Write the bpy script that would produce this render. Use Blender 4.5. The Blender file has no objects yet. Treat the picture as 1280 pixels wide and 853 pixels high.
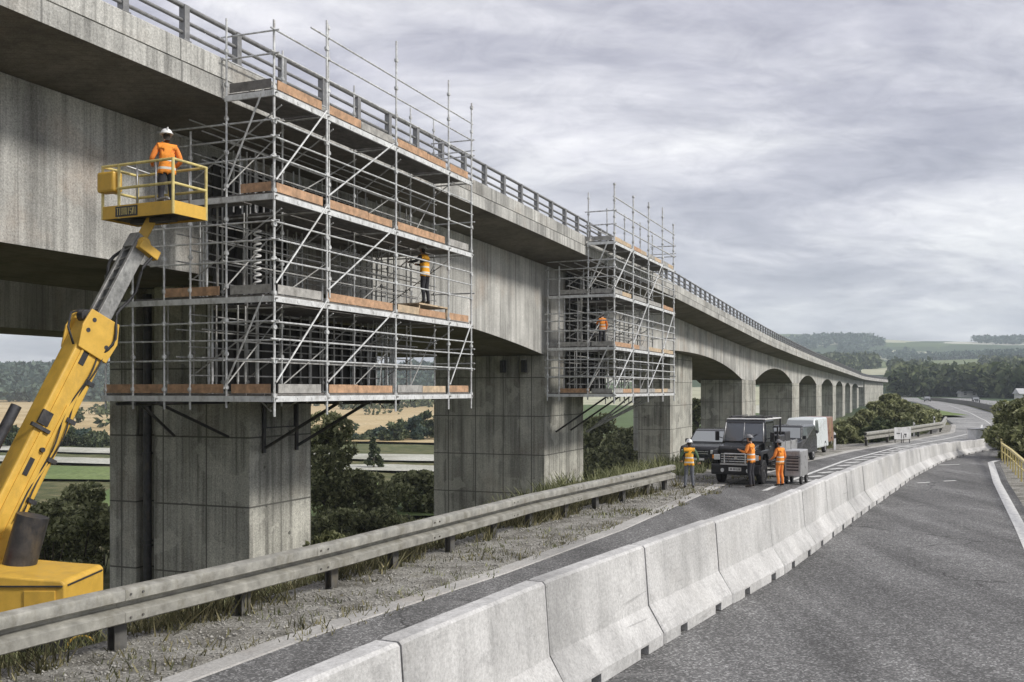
import bpy, bmesh, math, random
import numpy as np
from mathutils import Vector, Matrix, noise as mn
R = math.radians
random.seed(7)
rng = np.random.default_rng(7)
scn = bpy.context.scene
COL = scn.collection
H = 3.5                                   # eye height above the road

# ------------------------------------------------------------------ helpers
class MB:
    def __init__(s): s.v = []; s.f = []; s.m = []
    def add(s, vs, fs, mi=0):
        o = len(s.v); s.v += [tuple(v) for v in vs]
        s.f += [tuple(i + o for i in f) for f in fs]; s.m += [mi] * len(fs); return s
    def box(s, lo, hi, mi=0, M=None):
        x0, y0, z0 = lo; x1, y1, z1 = hi
        vs = [(x0,y0,z0),(x1,y0,z0),(x1,y1,z0),(x0,y1,z0),(x0,y0,z1),(x1,y0,z1),(x1,y1,z1),(x0,y1,z1)]
        if M is not None: vs = [tuple(M @ Vector(v)) for v in vs]
        return s.add(vs, [(3,2,1,0),(4,5,6,7),(0,1,5,4),(1,2,6,5),(2,3,7,6),(3,0,4,7)], mi)
    def beam(s, p0, p1, w, h, mi=0, up=(0,0,1)):
        p0, p1 = Vector(p0), Vector(p1); d = (p1 - p0); L = d.length; d.normalize()
        u = Vector(up)
        if abs(d.dot(u)) > .98: u = Vector((1,0,0))
        sd = d.cross(u).normalized(); uu = sd.cross(d)
        M = Matrix((( sd.x, d.x, uu.x, p0.x),(sd.y, d.y, uu.y, p0.y),(sd.z, d.z, uu.z, p0.z),(0,0,0,1)))
        return s.box((-w/2,0,-h/2),(w/2,L,h/2),mi,M)
    def tube(s, p0, p1, r, n=8, r1=None, mi=0):
        p0, p1 = Vector(p0), Vector(p1); d = p1 - p0
        if d.length < 1e-6: return s
        d.normalize(); u = Vector((0,0,1)) if abs(d.z) < .9 else Vector((1,0,0))
        a = d.cross(u).normalized(); b = d.cross(a); r1 = r if r1 is None else r1
        vs = []
        for P, rr in ((p0, r), (p1, r1)):
            for i in range(n):
                t = 2*math.pi*i/n; vs.append(P + a*(rr*math.cos(t)) + b*(rr*math.sin(t)))
        fs = [(i, (i+1)%n, n+(i+1)%n, n+i) for i in range(n)]
        fs += [tuple(range(n-1,-1,-1)), tuple(range(n, 2*n))]
        return s.add(vs, fs, mi)
    def path(s, pts, r, n=6, mi=0):
        pts = [Vector(p) for p in pts]; vs = []
        for k, P in enumerate(pts):
            d = (pts[min(k+1,len(pts)-1)] - pts[max(k-1,0)]).normalized()
            u = Vector((0,0,1)) if abs(d.z) < .9 else Vector((1,0,0))
            a = d.cross(u).normalized(); b = d.cross(a)
            rr = r[k] if isinstance(r, (list, tuple)) else r
            for i in range(n):
                t = 2*math.pi*i/n; vs.append(P + a*(rr*math.cos(t)) + b*(rr*math.sin(t)))
        fs = []
        for k in range(len(pts)-1):
            for i in range(n): fs.append((k*n+i, k*n+(i+1)%n, (k+1)*n+(i+1)%n, (k+1)*n+i))
        fs += [tuple(range(n-1,-1,-1)), tuple(range((len(pts)-1)*n, len(pts)*n))]
        return s.add(vs, fs, mi)
    def prism(s, prof, x0, x1, axis='x', mi=0):
        """closed profile (u, z), extruded along an axis; for 'x' u is y, for 'y' u is x"""
        n = len(prof); vs = []
        for t in (x0, x1):
            for u, z in prof: vs.append((t,u,z) if axis == 'x' else (u,t,z))
        fs = [(i,(i+1)%n,n+(i+1)%n,n+i) for i in range(n)] + [tuple(range(n-1,-1,-1)), tuple(range(n,2*n))]
        return s.add(vs, fs, mi)
    def loft(s, rings, closed=True, caps=True, mi=0):
        n = len(rings[0]); vs = [v for r_ in rings for v in r_]; fs = []
        m = n if closed else n-1
        for k in range(len(rings)-1):
            for i in range(m): fs.append((k*n+i, k*n+(i+1)%n, (k+1)*n+(i+1)%n, (k+1)*n+i))
        if closed and caps: fs += [tuple(range(n-1,-1,-1)), tuple(range((len(rings)-1)*n, len(rings)*n))]
        return s.add(vs, fs, mi)
    def build(s, name, mats, parent=None, smooth=False, bevel=0, loc=None, segs=2, recalc=True, angle=None):
        me = bpy.data.meshes.new(name); me.from_pydata(s.v, [], s.f)
        mats = mats if isinstance(mats, (list, tuple)) else [mats]
        for m in mats: me.materials.append(m)
        if len(mats) > 1: me.polygons.foreach_set('material_index', s.m)
        if recalc:
            bm = bmesh.new(); bm.from_mesh(me); bmesh.ops.recalc_face_normals(bm, faces=bm.faces); bm.to_mesh(me); bm.free()
        if smooth: me.polygons.foreach_set('use_smooth', [True]*len(me.polygons))
        if angle: me.set_sharp_from_angle(angle=R(angle))
        o = bpy.data.objects.new(name, me); COL.objects.link(o)
        if parent: o.parent = parent
        if loc: o.location = loc
        if bevel:
            b = o.modifiers.new('bevel','BEVEL'); b.width = bevel; b.segments = segs; b.limit_method = 'ANGLE'
        return o

def tag(o, label=None, cat=None, group=None, kind=None):
    if label: o['label'] = label
    if cat: o['category'] = cat
    if group: o['group'] = group
    if kind: o['kind'] = kind
    return o
def empty(name, loc=(0,0,0), rz=0, **k):
    o = bpy.data.objects.new(name, None); COL.objects.link(o); o.location = loc; o.rotation_euler = (0,0,rz)
    o.empty_display_size = .3
    return tag(o, **k)
def copy_tree(o, parent=None):
    c = o.copy(); COL.objects.link(c)
    if parent: c.parent = parent
    for ch in list(o.children): copy_tree(ch, c)
    return c
def interp(x, pts):
    xs = [p[0] for p in pts]; ys = [p[1] for p in pts]
    return float(np.interp(x, xs, ys))
def np_mesh(name, V, F, mat, parent=None, smooth=False):
    """V (n,3), F (m,k) fast mesh"""
    me = bpy.data.meshes.new(name); k = F.shape[1]
    me.vertices.add(len(V)); me.vertices.foreach_set('co', V.astype(np.float32).ravel())
    me.loops.add(F.size); me.loops.foreach_set('vertex_index', F.astype(np.int32).ravel())
    me.polygons.add(len(F)); me.polygons.foreach_set('loop_start', np.arange(0, F.size, k, dtype=np.int32))
    me.update(calc_edges=True); me.validate()
    me.materials.append(mat)
    if smooth: me.polygons.foreach_set('use_smooth', [True]*len(me.polygons))
    o = bpy.data.objects.new(name, me); COL.objects.link(o)
    if parent: o.parent = parent
    return o

# ------------------------------------------------------------------ materials
class NT:
    def __init__(s, name):
        s.m = bpy.data.materials.new(name); s.m.use_nodes = True; s.t = s.m.node_tree
        s.b = s.t.nodes['Principled BSDF']
    def n(s, ty, **kw):
        x = s.t.nodes.new(ty)
        for k, v in kw.items():
            if k.startswith('i_'):
                key = k[2:]; x.inputs[int(key) if key.isdigit() else key.replace('_',' ')].default_value = v
            else: setattr(x, k, v)
        return x
    def l(s, a, b): s.t.links.new(a, b)
    def coord(s, rand=True, scale=(1,1,1)):
        tc = s.n('ShaderNodeTexCoord'); out = tc.outputs['Object']
        if rand:
            oi = s.n('ShaderNodeObjectInfo'); mu = s.n('ShaderNodeMath', operation='MULTIPLY'); mu.inputs[1].default_value = 57.
            s.l(oi.outputs['Random'], mu.inputs[0])
            ad = s.n('ShaderNodeVectorMath', operation='ADD'); s.l(out, ad.inputs[0]); s.l(mu.outputs[0], ad.inputs[1]); out = ad.outputs[0]
        return out
    def mapped(s, co, scale):
        mp = s.n('ShaderNodeMapping'); mp.inputs['Scale'].default_value = scale; s.l(co, mp.inputs['Vector']); return mp.outputs[0]
    def noise(s, co, scale, detail=6, rough=.6, dist=0):
        x = s.n('ShaderNodeTexNoise'); x.inputs['Scale'].default_value = scale; x.inputs['Detail'].default_value = detail
        x.inputs['Roughness'].default_value = rough; x.inputs['Distortion'].default_value = dist
        s.l(co, x.inputs['Vector']); return x.outputs['Fac']
    def ramp(s, fac, stops, interp='LINEAR'):
        x = s.n('ShaderNodeValToRGB'); cr = x.color_ramp; cr.interpolation = interp
        while len(cr.elements) < len(stops): cr.elements.new(.5)
        for e, (p, c) in zip(cr.elements, stops):
            e.position = p; e.color = (c,c,c,1) if not isinstance(c, (tuple,list)) else (*c[:3],1)
        s.l(fac, x.inputs['Fac']); return x.outputs['Color']
    def mix(s, a, b, fac, mode='MIX'):
        x = s.n('ShaderNodeMix', data_type='RGBA', blend_type=mode)
        for sock, v in ((x.inputs['Factor'], fac), (x.inputs['A'], a), (x.inputs['B'], b)):
            if hasattr(v, 'is_output'): s.l(v, sock)
            elif isinstance(v, (tuple,list)): sock.default_value = (*v[:3],1)
            else: sock.default_value = v
        x.clamp_result = False
        return x.outputs['Result']
    def bump(s, h, strength=.3, dist=.02):
        x = s.n('ShaderNodeBump'); x.inputs['Strength'].default_value = strength; x.inputs['Distance'].default_value = dist
        s.l(h, x.inputs['Height']); s.l(x.outputs[0], s.b.inputs['Normal'])
    def fin(s, color, rough=.7, metal=0, spec=.5):
        if hasattr(color, 'is_output'): s.l(color, s.b.inputs['Base Color'])
        else: s.b.inputs['Base Color'].default_value = (*color[:3],1)
        if hasattr(rough, 'is_output'): s.l(rough, s.b.inputs['Roughness'])
        else: s.b.inputs['Roughness'].default_value = rough
        s.b.inputs['Metallic'].default_value = metal; s.b.inputs['Specular IOR Level'].default_value = spec
        return s.m

def mul3(c, k): return tuple(x*k for x in c)
def concrete(name, base, streak=.5, joints=None, grit=1.0, tint=(.30,.25,.20), rough=.88, jd=.75, scuff=False, holes=False):
    t = NT(name); co = t.coord()
    big = t.noise(co, .35, 8, .62, .6)
    c = t.ramp(big, [(.28, mul3(base,.62)), (.5, base), (.72, mul3(base,1.28))])
    st = t.noise(t.mapped(co, (4.5,4.5,.13)), 1.0, 7, .68)
    c = t.mix(c, t.ramp(st, [(.33,.38),(.5,.95),(.66,1.25)]), streak, 'MULTIPLY')
    st2 = t.noise(t.mapped(co, (.9,.9,.07)), 1.0, 5, .6)
    c = t.mix(c, t.ramp(st2, [(.36,.45),(.5,1),(.7,1.15)]), streak*.8, 'MULTIPLY')
    if scuff:
        sc = t.noise(t.mapped(co,(.5,9,6)), 1.0, 6, .65, .6)
        c = t.mix(c, mul3(base,.33), t.ramp(sc, [(.63,0.),(.70,.45)]))
        sp = t.noise(co, 1.7, 9, .72, .5)
        c = t.mix(c, mul3(base,.55), t.ramp(sp, [(.56,0.),(.64,.38)]))
    if holes:
        vo = t.n('ShaderNodeTexVoronoi'); vo.inputs['Scale'].default_value = 1.0; vo.inputs['Randomness'].default_value = .12
        tcx = t.n('ShaderNodeTexCoord'); t.l(t.mapped(tcx.outputs['Object'], (.8,.8,.95)), vo.inputs['Vector'])
        c = t.mix(c, mul3(base,.2), t.ramp(vo.outputs['Distance'], [(0,.8),(.055,.8),(.06,0.)]))
        pat = t.noise(co, .9, 3, .4, .2)
        c = t.mix(c, mul3(base,1.35), t.ramp(pat, [(.56,0.),(.58,.45)]))
    rust = t.noise(co, .5, 4, .55)
    rm = t.ramp(rust, [(.55,0.),(.72,.42)])
    c = t.mix(c, tint, rm)
    fine = t.noise(co, 26, 5, .75)
    c = t.mix(c, t.ramp(fine, [(.3,.45),(.5,1.),(.7,1.45)]), .55*grit, 'MULTIPLY')
    hgt = t.noise(co, 18, 8, .7)
    if joints:
        sx, sz = joints
        sep = t.n('ShaderNodeSeparateXYZ'); tc = t.n('ShaderNodeTexCoord'); t.l(tc.outputs['Object'], sep.inputs[0])
        ad = t.n('ShaderNodeMath', operation='ADD'); t.l(sep.outputs[0], ad.inputs[0]); t.l(sep.outputs[1], ad.inputs[1])
        lines = None
        for sock, per in ((ad.outputs[0], sx), (sep.outputs[2], sz)):
            if not per: continue
            d = t.n('ShaderNodeMath', operation='DIVIDE'); t.l(sock, d.inputs[0]); d.inputs[1].default_value = per
            fr = t.n('ShaderNodeMath', operation='FRACT'); t.l(d.outputs[0], fr.inputs[0])
            lt = t.n('ShaderNodeMath', operation='LESS_THAN'); t.l(fr.outputs[0], lt.inputs[0]); lt.inputs[1].default_value = (.05 if jd > .5 else .035)/per
            if lines is None: lines = lt.outputs[0]
            else:
                mx = t.n('ShaderNodeMath', operation='MAXIMUM'); t.l(lines, mx.inputs[0]); t.l(lt.outputs[0], mx.inputs[1]); lines = mx.outputs[0]
        c = t.mix(c, mul3(base,.3), t.ramp(lines, [(0,0.),(1,jd)]))
        sb = t.n('ShaderNodeMath', operation='SUBTRACT'); t.l(hgt, sb.inputs[0]); t.l(lines, sb.inputs[1]); hgt = sb.outputs[0] if jd > .5 else hgt
    t.bump(hgt, .5, .03)
    return t.fin(c, rough, 0, .3)

def simple(name, col, rough=.5, metal=0, var=.25, scale=6, dirt=None, bump=0, spec=.5):
    t = NT(name); co = t.coord()
    nz = t.noise(co, scale, 7, .68)
    c = t.ramp(nz, [(.3, mul3(col,1-var)), (.5, col), (.7, mul3(col,1+var))])
    if dirt:
        d = t.noise(t.mapped(co,(1,1,.5)), scale*.6, 8, .72)
        c = t.mix(c, dirt, t.ramp(d, [(.5,0.),(.68,.75)]))
    if bump: t.bump(nz, bump, .01)
    r = t.ramp(nz, [(.3,max(0,rough-.12)),(.7,min(1,rough+.12))])
    return t.fin(c, r, metal, spec)

M = {}
M['pier'] = concrete('pier_concrete', (.43,.422,.378), .85, (1.62,2.05), 1.7, jd=.92, holes=True)
M['girder'] = concrete('girder_concrete', (.49,.482,.455), .70, (.62,0), 1.5, (.42,.33,.26), .88, .22)
M['soffit_shaded'] = concrete('shaded_soffit_concrete', (.20,.183,.155), .35, (.35,0), .9, (.17,.12,.09), .9, .3)  # underside shade put into the colour, over brown formwork-stained concrete
M['deck'] = concrete('deck_concrete', (.47,.464,.438), .75, (4.0,0), 1.4)
M['barrier'] = concrete('barrier_concrete', (.52,.515,.505), .26, None, .85, (.44,.425,.395), scuff=True)
M['kerb'] = concrete('kerb_concrete', (.42,.41,.39), .1, None, 1.1)
M['steel'] = simple('galvanised_tube', (.58,.59,.59), .5, .15, .38, 7, (.25,.23,.21))
M['steel_dull'] = simple('dull_tube', (.42,.42,.41), .55, .1, .4, 5, (.12,.10,.08))
M['ledger'] = simple('aluminium_beam', (.70,.71,.71), .5, .1, .2, 5, (.32,.31,.29))
M['rail'] = simple('guardrail_zinc', (.36,.352,.315), .5, .25, .36, 4, (.19,.175,.13))
M['post'] = simple('post_steel', (.12,.118,.112), .6, .3, .4, 6, (.2,.17,.12))
M['parapet_steel'] = simple('parapet_steel', (.24,.24,.24), .5, .3, .3, 6)
M['plank'] = simple('orange_board', (.47,.29,.175), .75, 0, .4, 5, (.30,.2,.13), .3)
M['plank_grey'] = simple('grey_board', (.36,.35,.33), .8, 0, .4, 5, (.2,.19,.17), .3)
M['plank_tan'] = simple('tan_board', (.52,.40,.27), .8, 0, .35, 5, (.3,.26,.2), .3)
M['board_dark'] = simple('platform_board', (.17,.16,.15), .85, 0, .45, 4, (.08,.08,.08), .3)
M['inner_shade'] = simple('inner_shade_black', (.055,.052,.048), .8, 0, .5, 3, (.04,.04,.04), .3)  # near-black colour stands in for the shade inside the scaffolds
M['stone'] = simple('loose_stone', (.33,.32,.295), .95, 0, .55, 5)
M['yellow'] = simple('yellow_paint', (.67,.41,.065), .46, 0, .12, 4, (.50,.31,.06))
M['yellow_rail'] = simple('yellow_rail_paint', (.66,.55,.22), .45, 0, .2, 7, (.3,.24,.1))
M['black'] = simple('black_rubber', (.025,.025,.027), .65, 0, .3, 6)
M['dark'] = simple('dark_steel', (.06,.06,.065), .45, .4, .35, 7, (.14,.12,.10))
M['white'] = simple('white_paint', (.75,.75,.74), .45, 0, .12, 4, (.42,.41,.38))
M['silver'] = simple('silver_panel', (.5,.5,.5), .35, .4, .2, 5, (.25,.25,.24))
M['steelgrey'] = simple('worn_grey_steel', (.24,.24,.235), .45, .3, .45, 7, (.5,.5,.48))
M['red'] = simple('red_paint', (.5,.05,.03), .45, 0, .2, 5)
M['carblack'] = simple('black_car_paint', (.018,.019,.021), .16, 0, .25, 3, (.030,.029,.027))
M['carwhite'] = simple('white_van_paint', (.62,.66,.66), .3, 0, .04, 1)
M['cargrey'] = simple('grey_car_paint', (.10,.105,.11), .25, .1, .2, 3)
M['chrome'] = simple('bright_trim', (.62,.63,.64), .22, .8, .1, 8)
M['lamp'] = simple('headlight_glass', (.75,.77,.78), .12, .2, .1, 12)
M['amber'] = simple('amber_lens', (.8,.28,.03), .25, 0, .1, 12)
t = NT('glass_dark'); M['glass'] = t.fin((.17,.18,.19), .07, .55, .9)
M['orange'] = simple('orange_cloth', (.86,.27,.05), .85, 0, .18, 14)
M['skin'] = simple('skin', (.52,.30,.21), .6, 0, .1, 14)
M['helmet'] = simple('white_helmet', (.8,.8,.79), .35, 0, .05, 5)
M['helmet_dark'] = simple('grey_helmet', (.22,.22,.23), .4, 0, .1, 5)
M['trousers'] = simple('dark_trousers', (.035,.035,.042), .9, 0, .35, 20)
M['jeans'] = simple('grey_jeans', (.14,.15,.17), .9, 0, .4, 20)
M['shirt_dark'] = simple('dark_sleeves', (.05,.052,.06), .9, 0, .3, 20)
M['shirt_green'] = simple('green_sleeves', (.10,.16,.08), .9, 0, .3, 20)
M['boots'] = simple('boots', (.05,.04,.03), .8, 0, .3, 20)
M['hair'] = simple('dark_hair', (.03,.022,.016), .8, 0, .3, 30)
M['paint_line'] = simple('road_paint', (.66,.66,.64), .8, 0, .2, 9, (.25,.25,.25))
M['trunk'] = simple('bark', (.10,.085,.065), .95, 0, .4, 9, None, .4)
M['roof'] = simple('roof_sheet', (.5,.5,.5), .6, 0, .15, 1)
M['plaster'] = simple('white_plaster', (.72,.71,.68), .85, 0, .12, 1)

def vest_mat(name, col):
    t = NT(name); tc = t.n('ShaderNodeTexCoord'); sep = t.n('ShaderNodeSeparateXYZ'); t.l(tc.outputs['Object'], sep.inputs[0])
    nz = t.noise(tc.outputs['Object'], 14, 6, .6)
    base = t.ramp(nz, [(.3, mul3(col,.72)),(.5,col),(.7,mul3(col,1.15))])
    z = t.n('ShaderNodeMapRange'); z.inputs['From Min'].default_value = .85; z.inputs['From Max'].default_value = 1.5
    t.l(sep.outputs[2], z.inputs['Value'])
    band = t.ramp(z.outputs[0], [(0,0.),(.14,1.),(.215,0.),(.40,1.),(.475,0.)], 'CONSTANT')
    return t.fin(t.mix(base, (.72,.72,.66), band), .8)
M['vest_orange'] = vest_mat('orange_vest', (.88,.30,.035))
M['vest_yellow'] = vest_mat('orange_yellow_vest', (.90,.42,.03))
M['vest_red'] = vest_mat('red_orange_vest', (.90,.20,.05))

# ground-like
def ground(name, stops, scale, fine=60, fam=.6, bump=.4, rough=.95, bd=.03):
    t = NT(name); tc = t.n('ShaderNodeTexCoord'); co = tc.outputs['Object']
    c = t.ramp(t.noise(co, scale, 10, .65, .3), stops)
    f = t.noise(co, fine, 4, .7)
    c = t.mix(c, t.ramp(f, [(.32,.35),(.5,1.),(.66,1.7)]), fam, 'MULTIPLY')
    t.bump(f, bump, bd)
    return t.fin(c, rough, 0, .25)
def asphalt(name, base, spread=1.0):
    t = NT(name); tc = t.n('ShaderNodeTexCoord'); co = tc.outputs['Object']
    big = t.noise(t.mapped(co,(1,.35,1)), .5, 8, .6, .4)
    c = t.ramp(big, [(.3, mul3(base,.7)),(.5,base),(.7,mul3(base,1.35))])
    v = t.n('ShaderNodeTexVoronoi'); v.inputs['Scale'].default_value = 38; t.l(co, v.inputs['Vector'])
    stone = t.n('ShaderNodeSeparateColor'); t.l(v.outputs['Color'], stone.inputs[0])
    c = t.mix(c, t.ramp(stone.outputs[0], [(0,.3),(.6,.85),(.85,1.7),(1,3.0)]), .8*spread, 'MULTIPLY')
    f = t.noise(co, 90, 3, .7)
    c = t.mix(c, t.ramp(f, [(.3,.5),(.5,1.),(.7,1.6)]), .6, 'MULTIPLY')
    # worn light patches and tar seams across the lane
    w = t.noise(t.mapped(co,(.25,1.6,1)), .8, 6, .6, 1.2)
    c = t.mix(c, mul3(base,1.9), t.ramp(w, [(.6,0.),(.72,.4)]))
    mp = t.n('ShaderNodeMapping'); mp.inputs['Rotation'].default_value = (0,0,R(27)); mp.inputs['Scale'].default_value = (1.1,.035,1); t.l(co, mp.inputs[0])
    wt = t.noise(mp.outputs[0], 1.0, 5, .6, .3)                      # wheel tracks and drips along the lane
    c = t.mix(c, t.ramp(wt, [(.32,.55),(.5,1.),(.68,1.4)]), .55, 'MULTIPLY')
    cr = t.n('ShaderNodeTexVoronoi', feature='DISTANCE_TO_EDGE'); cr.inputs['Scale'].default_value = .23
    wob = t.n('ShaderNodeTexNoise'); wob.inputs['Scale'].default_value = 1.6; wob.inputs['Detail'].default_value = 6; t.l(co, wob.inputs['Vector'])
    av = t.n('ShaderNodeVectorMath', operation='MULTIPLY_ADD'); t.l(wob.outputs['Color'], av.inputs[0]); av.inputs[1].default_value = (1.1,1.1,0); t.l(co, av.inputs[2]); t.l(av.outputs[0], cr.inputs['Vector'])
    ck = t.ramp(cr.outputs['Distance'], [(0,.8),(.0035,.8),(.006,0.)])
    gate = t.ramp(t.noise(co, .12, 3, .5), [(.48,0.),(.56,1.)])
    mg = t.n('ShaderNodeMath', operation='MULTIPLY'); t.l(ck, mg.inputs[0]); t.l(gate, mg.inputs[1])
    c = t.mix(c, mul3(base,.22), mg.outputs[0])
    t.bump(stone.outputs[0], .6, .012)
    return t.fin(c, .9, 0, .3)
M['asphalt'] = asphalt('asphalt', (.15,.149,.147), .8)
M['asphalt_far'] = asphalt('worn_asphalt', (.27,.27,.265), .5)
M['asphalt_patch'] = asphalt('asphalt_patch', (.085,.085,.086), .6)
M['tar'] = simple('tar_seam', (.035,.035,.036), .6, 0, .3, 4)
M['gravel'] = ground('gravel_verge', [(.3,(.10,.096,.08)),(.46,(.24,.23,.205)),(.6,(.36,.35,.32)),(.72,(.17,.16,.10))], 1.3, 24, .9, .9, .95, .06)
M['wheat'] = ground('wheat_stubble', [(.3,(.36,.27,.13)),(.5,(.48,.37,.20)),(.7,(.56,.46,.28))], .03, .8, .4, .2)
M['meadow'] = ground('green_meadow', [(.3,(.10,.15,.05)),(.5,(.15,.20,.07)),(.7,(.20,.24,.10))], .05, 1.5, .5, .2)
M['pale_field'] = ground('pale_field', [(.3,(.28,.28,.22)),(.5,(.42,.42,.36)),(.7,(.52,.52,.46))], .08, 1.5, .4, .2)
M['water'] = simple('track_gravel', (.5,.5,.47), .8, 0, .2, .3)

def terrain_mat():
    t = NT('terrain_soil'); tc = t.n('ShaderNodeTexCoord'); co = tc.outputs['Object']
    near = t.ramp(t.noise(co, .35, 10, .7, .5), [(.28,(.04,.046,.02)),(.45,(.09,.10,.042)),(.6,(.17,.155,.08)),(.75,(.28,.24,.15))])
    f = t.noise(co, 14, 4, .75)
    near = t.mix(near, t.ramp(f, [(.32,.3),(.5,1.),(.68,1.8)]), .75, 'MULTIPLY')
    v = t.n('ShaderNodeTexVoronoi'); v.inputs['Scale'].default_value = 1/210.; 
    wob = t.n('ShaderNodeTexNoise'); wob.inputs['Scale'].default_value = .006; t.l(co, wob.inputs['Vector'])
    ad = t.n('ShaderNodeVectorMath', operation='MULTIPLY_ADD'); t.l(wob.outputs['Color'], ad.inputs[0]); ad.inputs[1].default_value = (160,160,0); t.l(co, ad.inputs[2])
    t.l(ad.outputs[0], v.inputs['Vector'])
    sc = t.n('ShaderNodeSeparateColor'); t.l(v.outputs['Color'], sc.inputs[0])
    far = t.ramp(sc.outputs[0], [(0,(.06,.09,.045)),(.35,(.10,.14,.06)),(.55,(.16,.19,.09)),(.72,(.42,.42,.30)),(.86,(.10,.13,.06)),(.93,(.5,.5,.42))], 'CONSTANT')
    far = t.mix(far, t.ramp(t.noise(co, .05, 6, .7), [(.3,.6),(.5,1.),(.7,1.3)]), .6, 'MULTIPLY')
    ln = t.n('ShaderNodeVectorMath', operation='LENGTH'); t.l(co, ln.inputs[0])
    mr = t.n('ShaderNodeMapRange'); mr.inputs['From Min'].default_value = 170; mr.inputs['From Max'].default_value = 330; t.l(ln.outputs['Value'], mr.inputs['Value'])
    c = t.mix(near, far, mr.outputs[0])
    t.bump(f, .5, .08)
    return t.fin(c, .95, 0, .2)
M['terrain'] = terrain_mat()

def leaf_mat(name, dark, mid, light, trans=.35):
    t = NT(name); g = t.n('ShaderNodeNewGeometry'); tc = t.n('ShaderNodeTexCoord')
    c = t.ramp(g.outputs['Random Per Island'], [(0,dark),(.5,mid),(.88,light),(1,mul3(light,1.5))])
    nz = t.noise(tc.outputs['Object'], .8, 4, .6)
    c = t.mix(c, t.ramp(nz, [(.3,.55),(.5,1.),(.7,1.35)]), .8, 'MULTIPLY')
    t.fin(c, .6, 0, .35)
    tr = t.n('ShaderNodeBsdfTranslucent'); t.l(c, tr.inputs['Color'])
    mx = t.n('ShaderNodeMixShader'); mx.inputs[0].default_value = trans
    t.l(t.b.outputs[0], mx.inputs[1]); t.l(tr.outputs[0], mx.inputs[2])
    out = [n for n in t.t.nodes if n.type == 'OUTPUT_MATERIAL'][0]; t.l(mx.outputs[0], out.inputs['Surface'])
    return t.m
M['leaf'] = leaf_mat('olive_leaves', (.075,.088,.038), (.19,.205,.095), (.40,.41,.23), .55)
M['leaf_dark'] = leaf_mat('dark_leaves', (.032,.05,.028), (.085,.11,.055), (.17,.195,.105), .45)
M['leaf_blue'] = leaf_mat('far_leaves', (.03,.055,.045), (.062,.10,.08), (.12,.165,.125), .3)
M['grass'] = leaf_mat('dry_grass', (.06,.06,.03), (.15,.145,.07), (.30,.27,.15), .3)
# ------------------------------------------------------------------ plan of the place (X as a function of Y)
G_ = [(-40,-31.5),(-20,-21.6),(3.5,-10),(11.9,-5.95),(15.46,-4.06),(17.6,-3.0),(19.4,-2.2),(21.55,-1.2),(25.3,.5),(35,5.6),(46,11.5),(56,17.9),(67,25.6),(81,34.8),(97,42.0),(121,51.2),(146,61.5),(219,90),(292,115.5),(336,127.5),(437,166),(900,330)]
L_ = [(-40,-28),(-20,-19),(0,-9.5),(14.1,-2.9),(19.1,-.12),(25,2.76),(31.7,5.6),(37,7.9),(49,14.6),(56.5,19.2),(67,26.4),(81,35.8),(97,43.0),(121,52.5),(146,63),(219,91.5),(292,117),(336,129),(437,168)]
R_ = [(-40,-16),(-20,-6),(0,2.4),(8,5.8),(18.8,10.4),(25.1,13.2),(37.7,18.7),(48,23.4),(58,31),(72,38.6),(90,46.2),(112,56.6),(146,70.5),(219,99.5),(292,125),(336,137.5),(437,177)]
W_ = [(34.5,8.7),(36.5,9.7),(49,16.3),(60,23),(70.6,30.6),(84,39.4),(100,47)]
def gx(y): return interp(y, G_)
def lx(y): return interp(y, L_)
def rx(y): return interp(y, R_)
def sstep(a, b, x):
    t = np.clip((x-a)/(b-a), 0, 1); return t*t*(3-2*t)
_gy = np.array([p[0] for p in G_]); _gxx = np.array([p[1] for p in G_])
_ry = np.array([p[0] for p in R_]); _rxx = np.array([p[1] for p in R_])
def hill_noise(x, y, f):
    out = np.empty(x.shape)
    for i in np.ndindex(x.shape): out[i] = mn.noise(Vector((x[i]*f, y[i]*f, 3.3))) + .45*mn.noise(Vector((x[i]*f*2.3, y[i]*f*2.3, 7.1)))
    return out
def height(x, y):
    x = np.atleast_1d(np.asarray(x, float)); y = np.atleast_1d(np.asarray(y, float))
    s = (np.interp(y, _gy, _gxx) - x) * .88                  # metres to the left of the guardrail
    drop = 1.35*np.clip((s-.9)/2.3, 0, 1) + 1.65*np.clip((s-3.2)/6.8, 0, 1) + 5.5*sstep(9, 42, s)
    lay = sstep(34, 38, y)*(1-sstep(62, 68, y))              # lay-by behind the parked vehicles stays level
    drop = np.where(s < 12, drop*(1-lay) + lay*3.0*np.clip((s-4.5)/6.0,0,1), drop)
    far = sstep(300, 620, y)
    drop = drop*(1-far*sstep(-.15, .1, x/np.maximum(y,1)))   # the valley runs out on the right
    r = np.hypot(x, y); t = x/np.maximum(np.abs(y), 1)*np.sign(np.where(y == 0, 1, y))
    n = hill_noise(x, y, 1/520.); n2 = hill_noise(x+900, y, 1/1100.)
    right = sstep(-.05, .25, t)
    hr = sstep(420, 1500, r)*(36+16*n) + sstep(1500, 3000, r)*(106+50*n2)
    hl = sstep(840, 1250, r)*(30+12*n) + sstep(1500, 3000, r)*(10+14*n2)
    hb = np.where(y > 0, right*hr + (1-right)*hl, sstep(300, 900, r)*6)
    z = -drop + hb
    rs = (x - np.interp(y, _ry, _rxx))*.88
    fine = hill_noise(x, y, 1/7.)*.22
    corridor = (s < 1.2) & (rs < 3.0)
    z = z + np.where(corridor, -.16, fine*np.clip(np.maximum(s-1.2, rs-3.0)/4, 0, 1) - .02)
    return z
def hz(x, y): return float(height(x, y)[0])

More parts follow.
